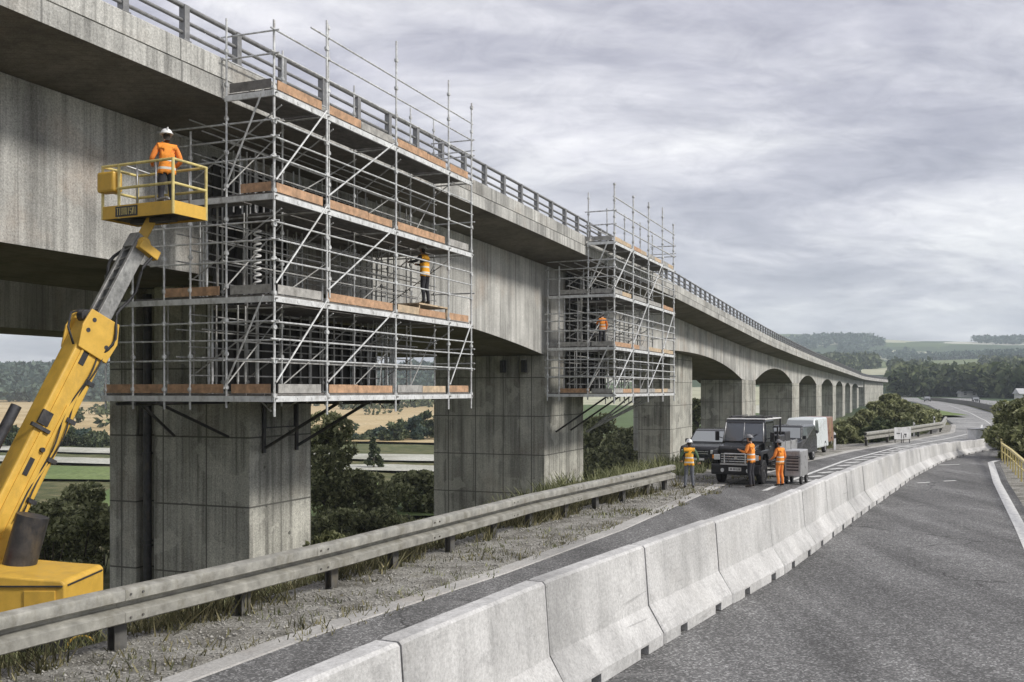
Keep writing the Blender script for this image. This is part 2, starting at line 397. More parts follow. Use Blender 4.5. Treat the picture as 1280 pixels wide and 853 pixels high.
def build_terrain():
    n = 281; u = np.linspace(-1, 1, n); k = 7.2
    ax = 4200*np.sinh(k*u)/math.sinh(k)
    ax2 = ax + 18
    X, Y = np.meshgrid(ax, ax2)
    Z = height(X.ravel(), Y.ravel())
    V = np.stack([X.ravel(), Y.ravel(), Z], 1)
    i = np.arange(n-1); I, J = np.meshgrid(i, i); a = (J*n+I).ravel()
    F = np.stack([a, a+1, a+n+1, a+n], 1)
    o = np_mesh('terrain', V, F, M['terrain'], smooth=True); tag(o, kind='structure')
build_terrain()

ys_all = list(np.arange(-38, 62, 1.0)) + list(np.arange(62, 150, 2.5)) + list(np.arange(150, 437, 7))
def sheet(name, fl, fr, ys, z, mat, skirt=.3, kind='structure', nx=1):
    mb = MB(); rings = []
    for y in ys:
        a, b = fl(y), fr(y)
        top = [(a+(b-a)*i/nx, y, z) for i in range(nx+1)]
        rings.append([(a-skirt*.8, y, z-skirt)] + top + [(b+skirt*.8, y, z-skirt)])
    mb.loft(rings, closed=False); o = mb.build(name, mat, recalc=False)
    me = o.data
    if me.polygons[len(me.polygons)//2].normal.z < 0: me.flip_normals()
    return tag(o, kind=kind)
sheet('road', lx, rx, [y for y in ys_all if y <= 61], 0.0, M['asphalt'], nx=4)
sheet('far_road', lx, rx, [y for y in ys_all if y >= 61], 0.0, M['asphalt_far'], nx=4)
def verge_l(y):
    e = sstep(34, 38, y)*(1-sstep(61, 66, y)); return gx(y) - .9 - 3.4*float(e)
# gravel verge between guardrail and asphalt, gently uneven
def gravel():
    mb = MB(); rings = []; nx = 9
    ys = list(np.arange(-30, 60, .5)) + list(np.arange(60, 100, 2.0))
    for y in ys:
        a, b = verge_l(y), lx(y)-.30
        row = [(a-1.0, y, -.75)]
        for i in range(nx+1):
            f = i/nx; x = a+(b-a)*f
            row.append((x, y, -.012 + (.05*mn.noise(Vector((x*1.6,y*1.6,0)))+.02 if 0 < i < nx else -.02)))
        row.append((b+.05, y, -.2)); rings.append(row)
    mb.loft(rings, closed=False); o = mb.build('gravel_verge', M['gravel'], recalc=False, smooth=True)
    if o.data.polygons[len(o.data.polygons)//2].normal.z < 0: o.data.flip_normals()
    tag(o, kind='structure')
gravel()
sheet('kerb_strip', lambda y: lx(y)-.34, lambda y: lx(y)+.05, [y for y in ys_all if y < 100], .02, M['kerb'], skirt=.16)
sheet('verge', lambda y: rx(y)-.02, lambda y: rx(y)+2.2, [y for y in ys_all if y < 112], -.025, M['gravel'], skirt=.25)
sheet('far_carriageway', lambda y: rx(y)+1.6, lambda y: rx(y)+13+(y-96)*.03, [y for y in ys_all if y > 96], .05, M['asphalt_far'], skirt=.3)

def painted(name, fx, y0, y1, w, z=.006, step=.7):
    return sheet(name, lambda y: fx(y)-w/2, lambda y: fx(y)+w/2, list(np.arange(y0, y1, step)), z, M['paint_line'], skirt=0)
painted('edge_line', lambda y: rx(y)-.42, 1, 50, .30, .008)
painted('lane_line', lambda y: interp(y, W_), 34.5, 99, .20, .008)
painted('far_lane_line', lambda y: .5*(lx(y)+rx(y))+.3, 100, 300, .14, .006, 4)
mb = MB()
for y in np.arange(38, 62, 1.9):
    x0 = interp(y, W_)+.35; wd = min(2.1, .9+.03*(y-38))
    d = Vector((math.sin(R(50)), math.cos(R(50)), 0)); q = Vector((d.y, -d.x, 0))*.16
    p = Vector((x0, y, .008)); e = p + d*wd
    mb.add([p-q, p+q, e+q, e-q], [(3,2,1,0)])
tag(mb.build('hatch_marking', M['paint_line']), kind='structure')
mb = MB()                                        # worn dashed cross marking on the closed lane
for y, f0, f1 in ((36.6,.30,.42),(37.3,.52,.60),(38.0,.66,.74),(45.5,.35,.55),(46.2,.6,.75)):
    xa, xb = gx(y)+8, rx(y); x0 = xb-(1-f0)*7; x1 = xb-(1-f1)*7
    mb.add([(x0,y,.008),(x1,y+.25,.008),(x1,y+.45,.008),(x0,y+.2,.008)], [(0,1,2,3)])
tag(mb.build('worn_marking', M['paint_line']), kind='structure')

# grassy traffic island and far fields
def patch(name, poly, zoff, mat, n=14):
    """four corners, draped over the terrain"""
    mb = MB(); a, b, c, d = [Vector((p[0],p[1],0)) for p in poly]; vs = []; 
    for j in range(n+1):
        for i in range(n+1):
            p = (a.lerp(b, i/n)).lerp(d.lerp(c, i/n), j/n); w = 1.2*mn.noise(Vector((p.x*.05,p.y*.05,1)))
            vs.append((p.x+w, p.y+w, 0))
    hs = height([v[0] for v in vs], [v[1] for v in vs]); vs = [(v[0], v[1], h+zoff) for v, h in zip(vs, hs)]
    fs = [(j*(n+1)+i, j*(n+1)+i+1, (j+1)*(n+1)+i+1, (j+1)*(n+1)+i) for j in range(n) for i in range(n)]
    mb.add(vs, fs); o = mb.build(name, mat, smooth=True)
    return tag(o, kind='structure')
patch('traffic_island', [(50,124),(56.5,124),(74,182),(64,182)], .45, M['meadow'], 8)
patch('wheat_field', [(-150,240),(-8,215),(-30,830),(-560,830)], .5, M['wheat'], 24)
patch('green_field', [(-40,92),(-6,92),(-8,124),(-50,128)], .35, M['meadow'], 10)
patch('green_field', [(-100,140),(-34,126),(-40,146),(-115,165)], .35, M['meadow'], 10)
patch('pale_field', [(-120,172),(-3,140),(-4,149),(-130,190)], .4, M['pale_field'], 16)
patch('pale_field', [(-125,200),(-4,160),(-5,175),(-130,216)], .4, M['pale_field'], 16)
patch('far_field', [(120,900),(260,860),(300,960),(150,1010)], 1.2, M['pale_field'], 10)
patch('far_field', [(330,760),(420,740),(450,800),(350,830)], 1.2, M['pale_field'], 10)

# ------------------------------------------------------------------ concrete barrier pieces
B_ = [(-1.2,8.37),(.217,11.3),(1.61,13.8),(3.24,16.6),(4.86,19.3),(6.5,22.5),(9.1,27.6),(11.6,32.3),(15.5,39.8),(20.7,48.9),(24.6,54.6),(28.6,59.4),(30.4,61.4)]
BH = [(0,1.0),(15,.98),(22,.94),(31,.88),(38,.76),(47,.62),(55,.50),(64,.44)]
def barrier_mesh(L=3.0, hgt=1.35):
    prof = [(-.42,0),(-.42,.16),(-.19,.52),(-.125,hgt-.03),(-.095,hgt),(.095,hgt),(.125,hgt-.03),(.19,.52),(.42,.16),(.42,0)]
    def ring(x, shrink=0, notch=False):
        r_ = []
        for (u, z) in prof:
            if notch and z < .14: z = .13
            r_.append((x, u*(1-shrink), z if not shrink else max(0,z*(1-shrink*.15))))
        return r_
    xs = [(-L/2+.022,.06,0),(-L/2+.06,0,0),(-L/2+.60,0,0),(-L/2+.601,0,1),(-L/2+.88,0,1),(-L/2+.881,0,0),
          (L/2-.881,0,0),(L/2-.88,0,1),(L/2-.60,0,1),(L/2-.601,0,0),(L/2-.06,0,0),(L/2-.022,.06,0)]
    mb = MB(); mb.loft([ring(x, s, bool(nn)) for x, s, nn in xs])
    return mb.build('concrete_barrier', M['barrier'], bevel=.012, segs=2)
def walk(path, step, start=0, count=None):
    pts = [Vector((p[0],p[1],0)) for p in path]; segs = [(pts[i+1]-pts[i]).length for i in range(len(pts)-1)]; tot = sum(segs)
    def at(s):
        if s < 0: return pts[0] + (pts[1]-pts[0]).normalized()*s
        for i, L in enumerate(segs):
            if s <= L or i == len(segs)-1: return pts[i] + (pts[i+1]-pts[i]).normalized()*s
            s -= L
    return at, tot
at, tot = walk(B_, 3.0)
s0 = (Vector((.217,11.3))-Vector((-1.2,8.37))).length - 3.02*2
blabels = ['foremost concrete barrier piece, cut off by the bottom of the view',
 'concrete barrier piece second from the front of the row',
 'large concrete barrier piece in the foreground, third from the front of the row',
 'concrete barrier piece fourth from the front with two dark pockets at its foot',
 'concrete barrier piece fifth from the front, left of the open asphalt lane',
 'concrete barrier piece sixth from the front, below the black truck']
ords = ['seventh','eighth','ninth','tenth','eleventh','twelfth','thirteenth','fourteenth','fifteenth','sixteenth','seventeenth','eighteenth','nineteenth','twentieth','twenty-first','twenty-second','twenty-third','twenty-fourth','twenty-fifth']
bar0 = barrier_mesh(); k = 0; s = s0; NB = 0
n_b = int((tot - s0)/3.02)
while s + 3.0 < tot + .2:
    a, b = at(s), at(s+3.0); mid = (a+b)/2; d = b-a
    o = bar0 if k == 0 else bar0.copy()
    if k: COL.objects.link(o)
    o.location = (mid.x+.05, mid.y, .004 + (0 if k % 3 else .003)); o.rotation_euler = (0, R(random.uniform(-.25,.25)), math.atan2(d.y, d.x)+R(random.uniform(-.6,.6))); o.scale = (1,1-.25*(1-interp(s-s0, BH)),interp(s-s0, BH))
    if k < len(blabels): lab = blabels[k]
    else:
        i = k-len(blabels)
        lab = f'concrete barrier piece {ords[i]} from the front of the curving row' if s+6.1 < tot else 'last small concrete barrier piece at the yellow railing'
    tag(o, lab, 'barrier', 'concrete barrier pieces closing the lane'); k += 1; s += 3.02

# ------------------------------------------------------------------ steel guardrails
def guardrail(name, ys, label, posts_y, hgt=.88, flip=1, root_y=None, fx=gx, hb=.48):
    root = empty(name, (fx(ys[0]), ys[0], 0), label=label, cat='guardrail', group='steel guardrails along the road')
    ox, oy = fx(ys[0]), ys[0]
    # W profile (u towards the road, z)
    w = hb
    prof = [(.00,hgt),(.11,hgt-.004),(.165,hgt-.025),(.175,hgt-.06),(.17,hgt-w*.34),(.13,hgt-w*.385),(.0,hgt-w*.43),(.0,hgt-w*.55),(.135,hgt-w*.63),(.175,hgt-w*.68),(.17,hgt-w+.03),(.12,hgt-w+.004),(.0,hgt-w)]
    outer = prof; inner = [(u-.022, z + (.018 if z < hgt-w/2 else -.018)*(1 if i in (0,12) else 0)) for i, (u, z) in enumerate(prof)][::-1]
    full = outer + inner
    mb = MB(); rings = []
    for y in ys:
        d = Vector((fx(y+.3)-fx(y-.3), .6, 0)).normalized(); nrm = Vector((d.y, -d.x, 0))
        wob = .006*math.sin(y*2.1)+.01*mn.noise(Vector((0,y*.4,2)))
        rings.append([(fx(y)-ox+nrm.x*(u+wob), y-oy+nrm.y*(u+wob), z+wob*.5) for u, z in full])
    mb.loft(rings); mb.build('beam', M['rail'], root, smooth=True, angle=35)
    if fx is gx and ys[0] < 50:                       # bolted lap joints
        for yj in np.arange(6.3, 35, 3.55):
            mb = MB(); rings = []
            off = [(u+.006, z) for u, z in prof]; back = [(u-.004, z) for u, z in prof][::-1]
            for y in (yj-.16, yj, yj+.16):
                d = Vector((fx(y+.3)-fx(y-.3), .6, 0)).normalized(); nrm = Vector((d.y, -d.x, 0)); wob = .006*math.sin(y*2.1)+.01*mn.noise(Vector((0,y*.4,2)))
                rings.append([(fx(y)-ox+nrm.x*(u+wob), y-oy+nrm.y*(u+wob), z+wob*.5) for u, z in off+back])
            mb.loft(rings); jo = mb.build('splice', M['rail'], root, smooth=True, angle=35)
            g = MB()
            for dy in (-.09,.09):
                for zz in (hgt-w*.18, hgt-w*.82):
                    y = yj+dy; d = Vector((fx(y+.3)-fx(y-.3), .6, 0)).normalized(); nrm = Vector((d.y, -d.x, 0))
                    p = Vector((fx(y)-ox, y-oy, zz)) + nrm*.172; g.tube(p, p+nrm*.022, .017, 8)
            g.build('bolts', M['post'], jo)
    for i, y in enumerate(posts_y):
        d = Vector((fx(y+.3)-fx(y-.3), .6, 0)).normalized(); nrm = Vector((d.y, -d.x, 0)); c = Vector((fx(y)-ox, y-oy, 0))
        ang = math.atan2(d.y, d.x)
        g = MB()
        bz = -.5; tz = hgt-.06
        g.box((-.10,.185,bz),(.10,.20,tz)); g.box((-.10,.06,bz),(.10,.075,tz)); g.box((-.008,.075,bz),(.008,.185,tz))
        o = g.build('post', M['post'], root, loc=c); o.rotation_euler = (0,0,ang)
        g = MB(); g.box((-.09,.024,hgt-hb+.03),(.09,.058,hgt-.05))
        s_ = g.build('spacer', M['post'], o)
    return root
posts = [y for y in (5.2,7.2,9.2,11.3,13.35,15.46,17.5,19.4,21.5,23.45,25.4,27.3,29.2,31.1,33,34.6)]
guardrail('guardrail', list(np.arange(2.5,35.3,.4)), 'weathered steel guardrail running from the foreground past the bridge piers to the worker', posts)
guardrail('guardrail', list(np.arange(61.2,97,.8)), 'distant steel guardrail beyond the parked vehicles, below the bushes', list(np.arange(62,97,4)))
# dark median rail in the S-bend
def fxm(y): return rx(y)+.9
ys = list(np.arange(97, 336, 5))
root = empty('median_barrier', (fxm(97), 97, 0), label='dark low median barrier curving away along the far bend of the road', cat='barrier')
mb = MB(); rings = []
for y in ys:
    x = fxm(y)-fxm(97); rings.append([(x-.25,y-97,0),(x-.16,y-97,.95),(x+.16,y-97,.95),(x+.25,y-97,0)])
mb.loft(rings); mb.build('wall', M['dark'], root)
for y in np.arange(98, 250, 12):
    g = MB(); g.beam((0,0,.9),(0,0,1.35),.12,.08); g.build('reflector_post', M['white'], root, loc=(fxm(y)-fxm(97), y-97, 0))
# yellow railing on the right
Yp = [(16,10.0),(22,12.7),(29,15.5),(35.5,18.3),(44,21.95),(49,24.0),(54,26.4),(59,29.2)]
def yx(y): return interp(y, Yp)
ys = list(np.arange(17, 59.0, .6))
root = empty('yellow_railing', (yx(17),17,0), label='yellow metal railing with many upright bars along the right edge of the lane', cat='railing')
ox = yx(17)
for zt, hh, ww in ((.84,.09,.10),(.47,.05,.04)):
    mb = MB(); rings = []
    for y in ys:
        x = yx(y)-ox; rings.append([(x-ww/2,y-17,zt-hh/2),(x-ww/2,y-17,zt+hh/2),(x+ww/2,y-17,zt+hh/2),(x+ww/2,y-17,zt-hh/2)])
    mb.loft(rings); mb.build('rail', M['yellow_rail'], root)
for y in np.arange(17.2, 58.8, 1.5):
    g = MB(); g.box((-.05,-.03,-.2),(.05,.03,.80)); o = g.build('upright', M['yellow_rail'], root, loc=(yx(y)-ox, y-17, 0), bevel=.01); o.rotation_euler = (0,0,R(65))
# grey rail behind it
def gx2(y): return yx(y)+1.9
guardrail('guardrail', list(np.arange(30,58,1.0)), 'thin grey guardrail behind the yellow railing at the right edge', list(np.arange(31,58,4)), fx=gx2, hb=.3)
# ------------------------------------------------------------------ the viaduct, in its own frame: x along (a), y to the left (c), z up
TH = R(22); BX = Vector((math.sin(TH), math.cos(TH))); BN = Vector((-math.cos(TH), math.sin(TH))); C0 = Vector((-5.68, 23.9))
BROT = math.atan2(BX.y, BX.x)
def BP(a, c, z=0): return Vector((C0.x+a*BX.x+c*BN.x, C0.y+a*BX.y+c*BN.y, z))
ZF = [(-60,10.62),(0,10.62),(15,10.6),(35,10.3),(50,9.95),(75,9.25),(97,8.65),(130,8.2),(160,7.9),(250,7.3),(322,6.75),(420,6.4)]
_za = np.arange(-60, 421, 1.0); _zz = np.interp(_za, [p[0] for p in ZF], [p[1] for p in ZF])
_k = np.ones(21)/21; _zz = np.convolve(np.pad(_zz, 10, mode='edge'), _k, 'valid')
def zf(a): return float(np.interp(a, _za, _zz))
PIERS = [(4.28,7.5,3.9,9.2),(29.4,36,3.9,10.4),(65,74,5.4,8.3),(94,104,3.9,8.6),(143,153,3.9,9),(184,196,3.9,9),(226,236,3.9,9),(260,270,3.9,9),(293,303,3.9,9),(330,341,3.9,9)]
EN = [4.28,29.4,94,143,184,226,260,293,330]; EX = [7.5,36,104,153,196,236,270,303,341]
SP = [6.65,5.3,4.6,4.5,4.45,4.4,4.4,4.35,4.3]; CR = [6.1,6.7,6.4,6.0,5.75,5.6,5.45,5.35]
def zs(a):
    if a < EX[0]: return 6.65
    if a < EN[1]: return 6.65 - 1.35*((a-EX[0])/(EN[1]-EX[0]))**2
    for i in range(len(EN)):
        if EN[i] <= a <= EX[i]: return SP[i]
        if i+1 < len(EN) and EX[i] < a < EN[i+1]:
            u = (a-EX[i])/(EN[i+1]-EX[i]); base = SP[i]*(1-u)+SP[i+1]*u
            return base + (CR[i]-base)*(1-abs(2*u-1)**2.1)
    return SP[-1]
A_ = sorted(set(list(np.arange(-46, 60, .8)) + list(np.arange(60, 414, 1.6))))
def kx_(a): return -max(0, a-300)**2*.0004          # the far end bends gently to the right
def under(o):  # downward faces get the concrete with shade in its colour
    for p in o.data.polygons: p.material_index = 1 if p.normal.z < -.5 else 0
def viaduct(name, label, off, near=True):
    soff = {}
    root = empty(name, (C0.x, C0.y, 0), BROT, label=label, cat='bridge')
    ar = A_ if near else [a for a in A_ if a < 240]
    cw, cl, cf, cfl = 3.9+off, 10.2+off, 1.5+off, 12.3+off
    if not near: cw, cl, cf, cfl = 15.0, 18.6, 13.5, 20.1
    def bend(rings): return [[(p[0], p[1]+kx_(p[0]), p[2]) for p in r_] for r_ in rings]
    zs_ = zs if near else (lambda a: 5.65 if a < 40 else zs(a))
    mb = MB(); mb.loft(bend([[(a,cw,zs_(a)),(a,cw,zf(a)-.34),(a,cl,zf(a)-.34),(a,cl,zs_(a))] for a in ar if a < 352])); o = mb.build('box_girder', [M['girder'], M['soffit_shaded']], root); under(o)
    # vertical strip pilasters on the web at the piers
    mb = MB(); mb.loft(bend([[(a,cf,zf(a)),(a,cf,zf(a)+.46),(a,cf+.05,zf(a)+.46),(a,cf+.05,zf(a)+.50),(a,cfl-.05,zf(a)+.50),(a,cfl-.05,zf(a)+.46),(a,cfl,zf(a)+.46),(a,cfl,zf(a)),(a,cfl-.3,zf(a)-.02),(a,cl-.03,zf(a)-.32),(a,cw+.03,zf(a)-.32),(a,cf+.3,zf(a)-.02)] for a in ar]))
    o = mb.build('deck_slab', [M['deck'], M['soffit_shaded']], root); under(o)
    for c0, c1 in ((cf+.02,cf+.30),(cfl-.30,cfl-.02)):
        mb = MB(); mb.loft(bend([[(a,c0,zf(a)+.503),(a,c0,zf(a)+.98),(a,c0+.03,zf(a)+1.01),(a,c1-.03,zf(a)+1.01),(a,c1,zf(a)+.98),(a,c1,zf(a)+.503)] for a in ar]))
        mb.build('parapet', M['deck'], root)
        if not near: continue
        cm = (c0+c1)/2
        for zo, r_ in ((1.84,.06),(1.50,.045),(1.22,.045)):
            g = MB(); g.path([(a,cm+kx_(a),zf(a)+zo) for a in ar[::2]], r_, 6); g.build('handrail', M['parapet_steel'], root, smooth=True)
    if near:
        cm = cf+.16; rest = MB(); pa = list(np.arange(-9, 412, 1.95))
        for i, a in enumerate(pa):
            g = MB() if i < 100 else rest
            ox = 0 if i < 100 else a; oz = 0 if i < 100 else zf(a)
            cq = cm + (kx_(a) if i >= 100 else 0)
            g.box((ox-.085,cq-.09,oz+1.0),(ox+.085,cq+.09,oz+1.87))
            g.box((ox-.13,cq-.11,oz+1.012),(ox+.13,cq+.11,oz+1.05))
            if i < 100: g.build('rail_post', M['parapet_steel'], root, loc=(a,0,zf(a)), bevel=.01)
        o = rest.build('rail_post', M['parapet_steel'], root); o['kind'] = 'stuff'
    return root
bridge = viaduct('viaduct', 'long concrete viaduct with arched box girder on wall piers receding to the hills', 0)
def pier(root, a0, a1, c0, c1, top, base, groove=True, detail=True):
    mb = MB()
    mb.box((a0,c0,base),(a1,c1,top))
    o = mb.build('pier', M['pier'], root, bevel=.05)
    return o
for i, (a0,a1,c0,c1) in enumerate(PIERS):
    p = BP((a0+a1)/2, (c0+c1)/2); base = min(hz(*BP(a0,c0)[:2]), hz(*BP(a1,c1)[:2]), hz(*BP(a0,c1)[:2])) - 1.2
    top = (SP[[0,1,None,2,3,4,5,6,7,8][i]]-.003) if i != 2 else 6.9
    if i in (0, 1):
        # plan with a recessed slot in the face towards the camera, and a capital band
        sl0, sl1 = (c1-1.75, c1-1.05) if i == 0 else (c1-5.1, c1-5.0)
        dp = .45 if i == 0 else .05
        plan = [(a0,c0),(a1,c0),(a1,c1),(a0,c1),(a0,sl1),(a0+dp,sl1),(a0+dp,sl0),(a0,sl0)]
        if i == 0: plan += [(a0,c0+2.5),(a0+.07,c0+2.5),(a0+.07,c0+2.25),(a0,c0+2.25)]
        mb = MB(); mb.loft([[(x,y,base) for x,y in plan],[(x,y,top) for x,y in plan]])
        po = mb.build('pier', M['pier'], bridge, bevel=.03)
        if i == 0:
            g = MB(); cx = (sl0+sl1)/2; g.tube((a0+.12,cx,base),(a0+.12,cx,top-.2),.13,12)
            for zz in (-1.35,-1.2,1.5,3.6): g.tube((a0+.12,cx,zz),(a0+.12,cx,zz+.06),.17,12)
            g.build('drainpipe', M['dark'], po, smooth=True, angle=40)
            # access hatch and frame on the side face
            g = MB(); ax0, az0 = a0+.75, 2.35
            for q0, q1 in (((ax0,c0-.02,az0),(ax0,c0-.02,az0+2.4)),((ax0+1.5,c0-.02,az0),(ax0+1.5,c0-.02,az0+2.4)),((ax0,c0-.02,az0),(ax0+1.5,c0-.02,az0))):
                g.beam(q0, q1, .05, .04)
            g.build('panel_frame', M['dark'], po)
        else:
            g = MB()
            for cc in (c0+1.0,c0+2.2):
                g = MB(); g.box((a0-.25,cc,top-.9),(a0-.003,cc+.25,top-.25)); g.build('bracket', M['dark'], po)
        g = MB(); g.box((a0+.3,c0+.3,top+.0),(a1-.3,c1-.3,top+.06)); g.build('bearing_pad', M['dark'], po)
    else:
        pier(bridge, a0, a1, c0, c1, top, base)
# abutment
mb = MB(); mb.loft([[(a,3.3+kx_(a),-9),(a,3.3+kx_(a),zf(a)-.36),(a,10.6+kx_(a),zf(a)-.36),(a,10.6+kx_(a),-9)] for a in np.arange(349,414,2)]); mb.build('abutment', M['pier'], bridge)
twin = viaduct('viaduct', 'second parallel concrete viaduct standing in shade behind the first one', 12.0, near=False)
for a0,a1 in ((18,21),(52.5,57),(101,107),(150,158)):
    z = 4.6 if a0 < 60 else zs(a0); b0 = BP(a0, 18); base = hz(b0.x, b0.y)-1.5
    mb = MB(); mb.box((a0,15.2,base),(a1,18.4,z+1.0)); mb.build('pier', M['pier'], twin, bevel=.05)

# ------------------------------------------------------------------ scaffolds, in the viaduct's frame
def scaffold(label, a_off, A, C_end, levels, tops, inner_tops, top_rails, end_cmax, low_extra, pr=.031, detail=True, soffit_lim=6.45, web_c=3.8, seed=1, stubs=True):
    """A: standards along the face; C_end: standards along the end face (from outer corner inwards)"""
    rr = random.Random(seed)
    root = empty('scaffold', BP(a_off, 0), BROT, label=label, cat='scaffold', group='scaffolds round the bridge piers')
    zb = levels[0]
    def std(a, c, z0, z1, r=pr, mat='steel'):
        if z1 - z0 < .5: return
        g = MB(); g.tube((0,0,0),(0,0,z1-z0), r, 8)
        z = .45
        while z < z1-z0-.1:
            g.tube((0,0,z),(0,0,z+.10), r*1.75, 8); g.box((-r*2.3,-r*1.1,z+.02),(r*2.3,r*1.1,z+.08)); z += .82
        o = g.build('standard', M[mat], root, loc=(a,c,z0), smooth=True, angle=40); o.rotation_euler = (R(rr.uniform(-.25,.25)), R(rr.uniform(-.25,.25)), 0)
    nled = [0]
    def led(p0, p1, r=None, mat='steel', name='ledger'):
        r = r or pr*.76; p0 = Vector(p0); p1 = Vector(p1)
        d = (p1-p0).normalized()*.14
        p0 = p0 - d; p1 = p1 + d; p0.z += rr.uniform(-.02,.02); p1.z += rr.uniform(-.02,.02)
        g = MB(); g.tube((0,0,0), p1-p0, r, 7); g.build(name, M[mat], root, loc=p0, smooth=True, angle=40); nled[0] += 1
    LA = A[-1]
    for i, a in enumerate(A):
        std(a, 0, zb-.55, tops[i]); std(a, 1.40, zb-.35, inner_tops[i], pr*.85)
        if detail and i in (1,): std(a+.16, 0.02, zb+2.5, tops[i]-.05, pr*.85)
    for c in C_end[2:]:
        std(0, c, zb-.4, soffit_lim if c > web_c else 9.9, pr*.85)
        if c < web_c:
            for a in A[1:]: std(a, c, zb-.2, 9.9 if detail else 9.6, pr*.8, 'steel_dull')
        else:
            for a in A[1:]:
                if a < 3.6 or a > 7.9 or not detail: 
                    if detail: std(a, c, zb-.2, min(soffit_lim-.3, zs(a)-.03), pr*.8, 'steel_dull')
    # rails along the face
    for li, z in enumerate(levels):
        offs = (.82,1.30,1.72) if li < len(levels)-1 else ()
        for dz in offs:
            led((0,0,z+dz),(LA,0,z+dz))
            led((0,1.4,z+dz),(LA,1.4,z+dz), pr*.65, 'steel_dull')
        for dz in offs:
            cm = end_cmax if (z < soffit_lim-1 and detail) else min(end_cmax, web_c-.2)
            led((0,0,z+dz),(0,cm,z+dz))
        led((LA,0,z+1.0),(LA,1.4,z+1.0))
        if offs:
            for dz in (.45, 1.15, 1.95): led((.1,2.5,z+dz),(LA-.1,2.5,z+dz), pr*.6, 'steel_dull')
            for i in range(len(A)-1):
                led((A[i],1.4,z+.2),(A[i+1],1.4,z+2.1), pr*.6, 'steel_dull', 'diagonal_brace')
                led((A[i]+.2,.05,z+2.0),(A[i]+.2,2.5,z+.5), pr*.6, 'steel_dull', 'diagonal_brace')
    for z in top_rails: led((0 if z < top_rails[-1] or not detail else A[1]-.6,0,z),(LA,0,z))
    for z in top_rails[:2]: led((0,0,z),(0,1.4,z)); led((LA,0,z),(LA,1.4,z))
    led((0,1.4,top_rails[0]),(LA,1.4,top_rails[0]), pr*.7)
    # platforms, beams, toe boards
    for li, z in enumerate(levels):
        for i in range(len(A)-1):
            a0, a1 = A[i]+.03, A[i+1]-.03
            g = MB()
            for q in range(5):
                c0 = .06+q*.265; g.box((a0+rr.uniform(0,.05),c0,z-.05),(a1-rr.uniform(0,.05),c0+.255,z))
            g.build('platform_boards', M['board_dark'], root)
            if rr.random() < (.78 if li in (0,2,3) else .6) and detail or (not detail and rr.random() < .3): mt = 'plank'
            else: mt = rr.choice(['plank_grey','plank_grey','plank_tan'])
            w0 = rr.uniform(.08,.2); split = a1-a0 > 3 and rr.random() < .7
            g = MB(); hb = .22
            am = a0+(a1-a0)*rr.uniform(.35,.6) if split else a1-w0
            g.box((a0+w0,.035,z+.01),(am,.06,z+.01+hb)); g.build('toe_board', M[mt], root)
            if split:
                g = MB(); g.box((am+.03,.04,z+.005),(a1-w0*.6,.064,z+hb-.01)); g.build('toe_board', M[rr.choice(['plank','plank_tan','plank_grey'])], root)
        g = MB(); g.box((-.05,-.03,z-.20),(LA+.05,.03,z-.06))
        for q in np.arange(.3, LA, .62): g.box((q,-.042,z-.165),(q+.05,-.03,z-.10))
        g.build('edge_beam', M['ledger'], root)
        ec = end_cmax if (li < 2 and detail) else min(end_cmax, web_c-.25 if li > 1 or not detail else end_cmax)
        if li == len(levels)-1: ec = 1.42
        g = MB(); g.box((-.045,.05,z-.20),(.015,ec,z-.06)); g.build('edge_beam', M['ledger'], root)
        if ec > 1.6:
            for q, (c0, c1) in enumerate(((1.45, ec),)):
                g = MB()
                for w in range(3 if detail else 4): g.box((.05+w*.35,c0,z-.055),(.05+w*.35+.33,c1,z-.005))
                g.build('platform_boards', M['board_dark'], root)
        if detail:
            if li == 0: segs = [(.12,1.25,'plank'),(1.5,3.2,'plank'),(3.3,4.35,'plank'),(4.4,ec-.05,'plank')]
            elif li == 1: segs = [(.1,1.28,'plank_grey'),(1.62,3.3,'plank')]
            elif li == 2: segs = [(.1,.98,'plank')]
            else: segs = [(.1,1.3,'board_dark')]
        else: segs = [(.1,1.2,'plank_grey'),(1.3,2.9,'plank' if li == 0 else 'plank_grey')]
        for c0, c1, mt in segs:
            if c1 <= ec+.01 or li == 3:
                g = MB(); g.box((-.005,c0,z+.01),(.02,c1,z+.23)); g.build('toe_board', M[mt], root)
        for a in A:
            g = MB(); g.tube((a,-.1,z-.12),(a,min(web_c-.3,3.3) if li < 3 else 1.5,z-.12), pr*.8, 6); g.build('transom', M['steel_dull'], root, smooth=True, angle=40)
    # diagonal braces
    for li in range(len(levels)-1):
        for i in range(len(A)-1):
            if detail and (i == 2 or (i == 3 and li > 0)): continue
            if not detail and (i+li) % 2: continue
            z0, z1 = levels[li]+.35, levels[li+1]-.1
            led((A[i]+.1,-.05,z0),(A[i]+(A[i+1]-A[i])*.92,-.05,z1), name='diagonal_brace')
        z0, z1 = levels[li]+.3, levels[li+1]-.15
        if li in (0,2): led((-.04,1.35,z0),(-.04,.35,z1), pr*.8, name='diagonal_brace')
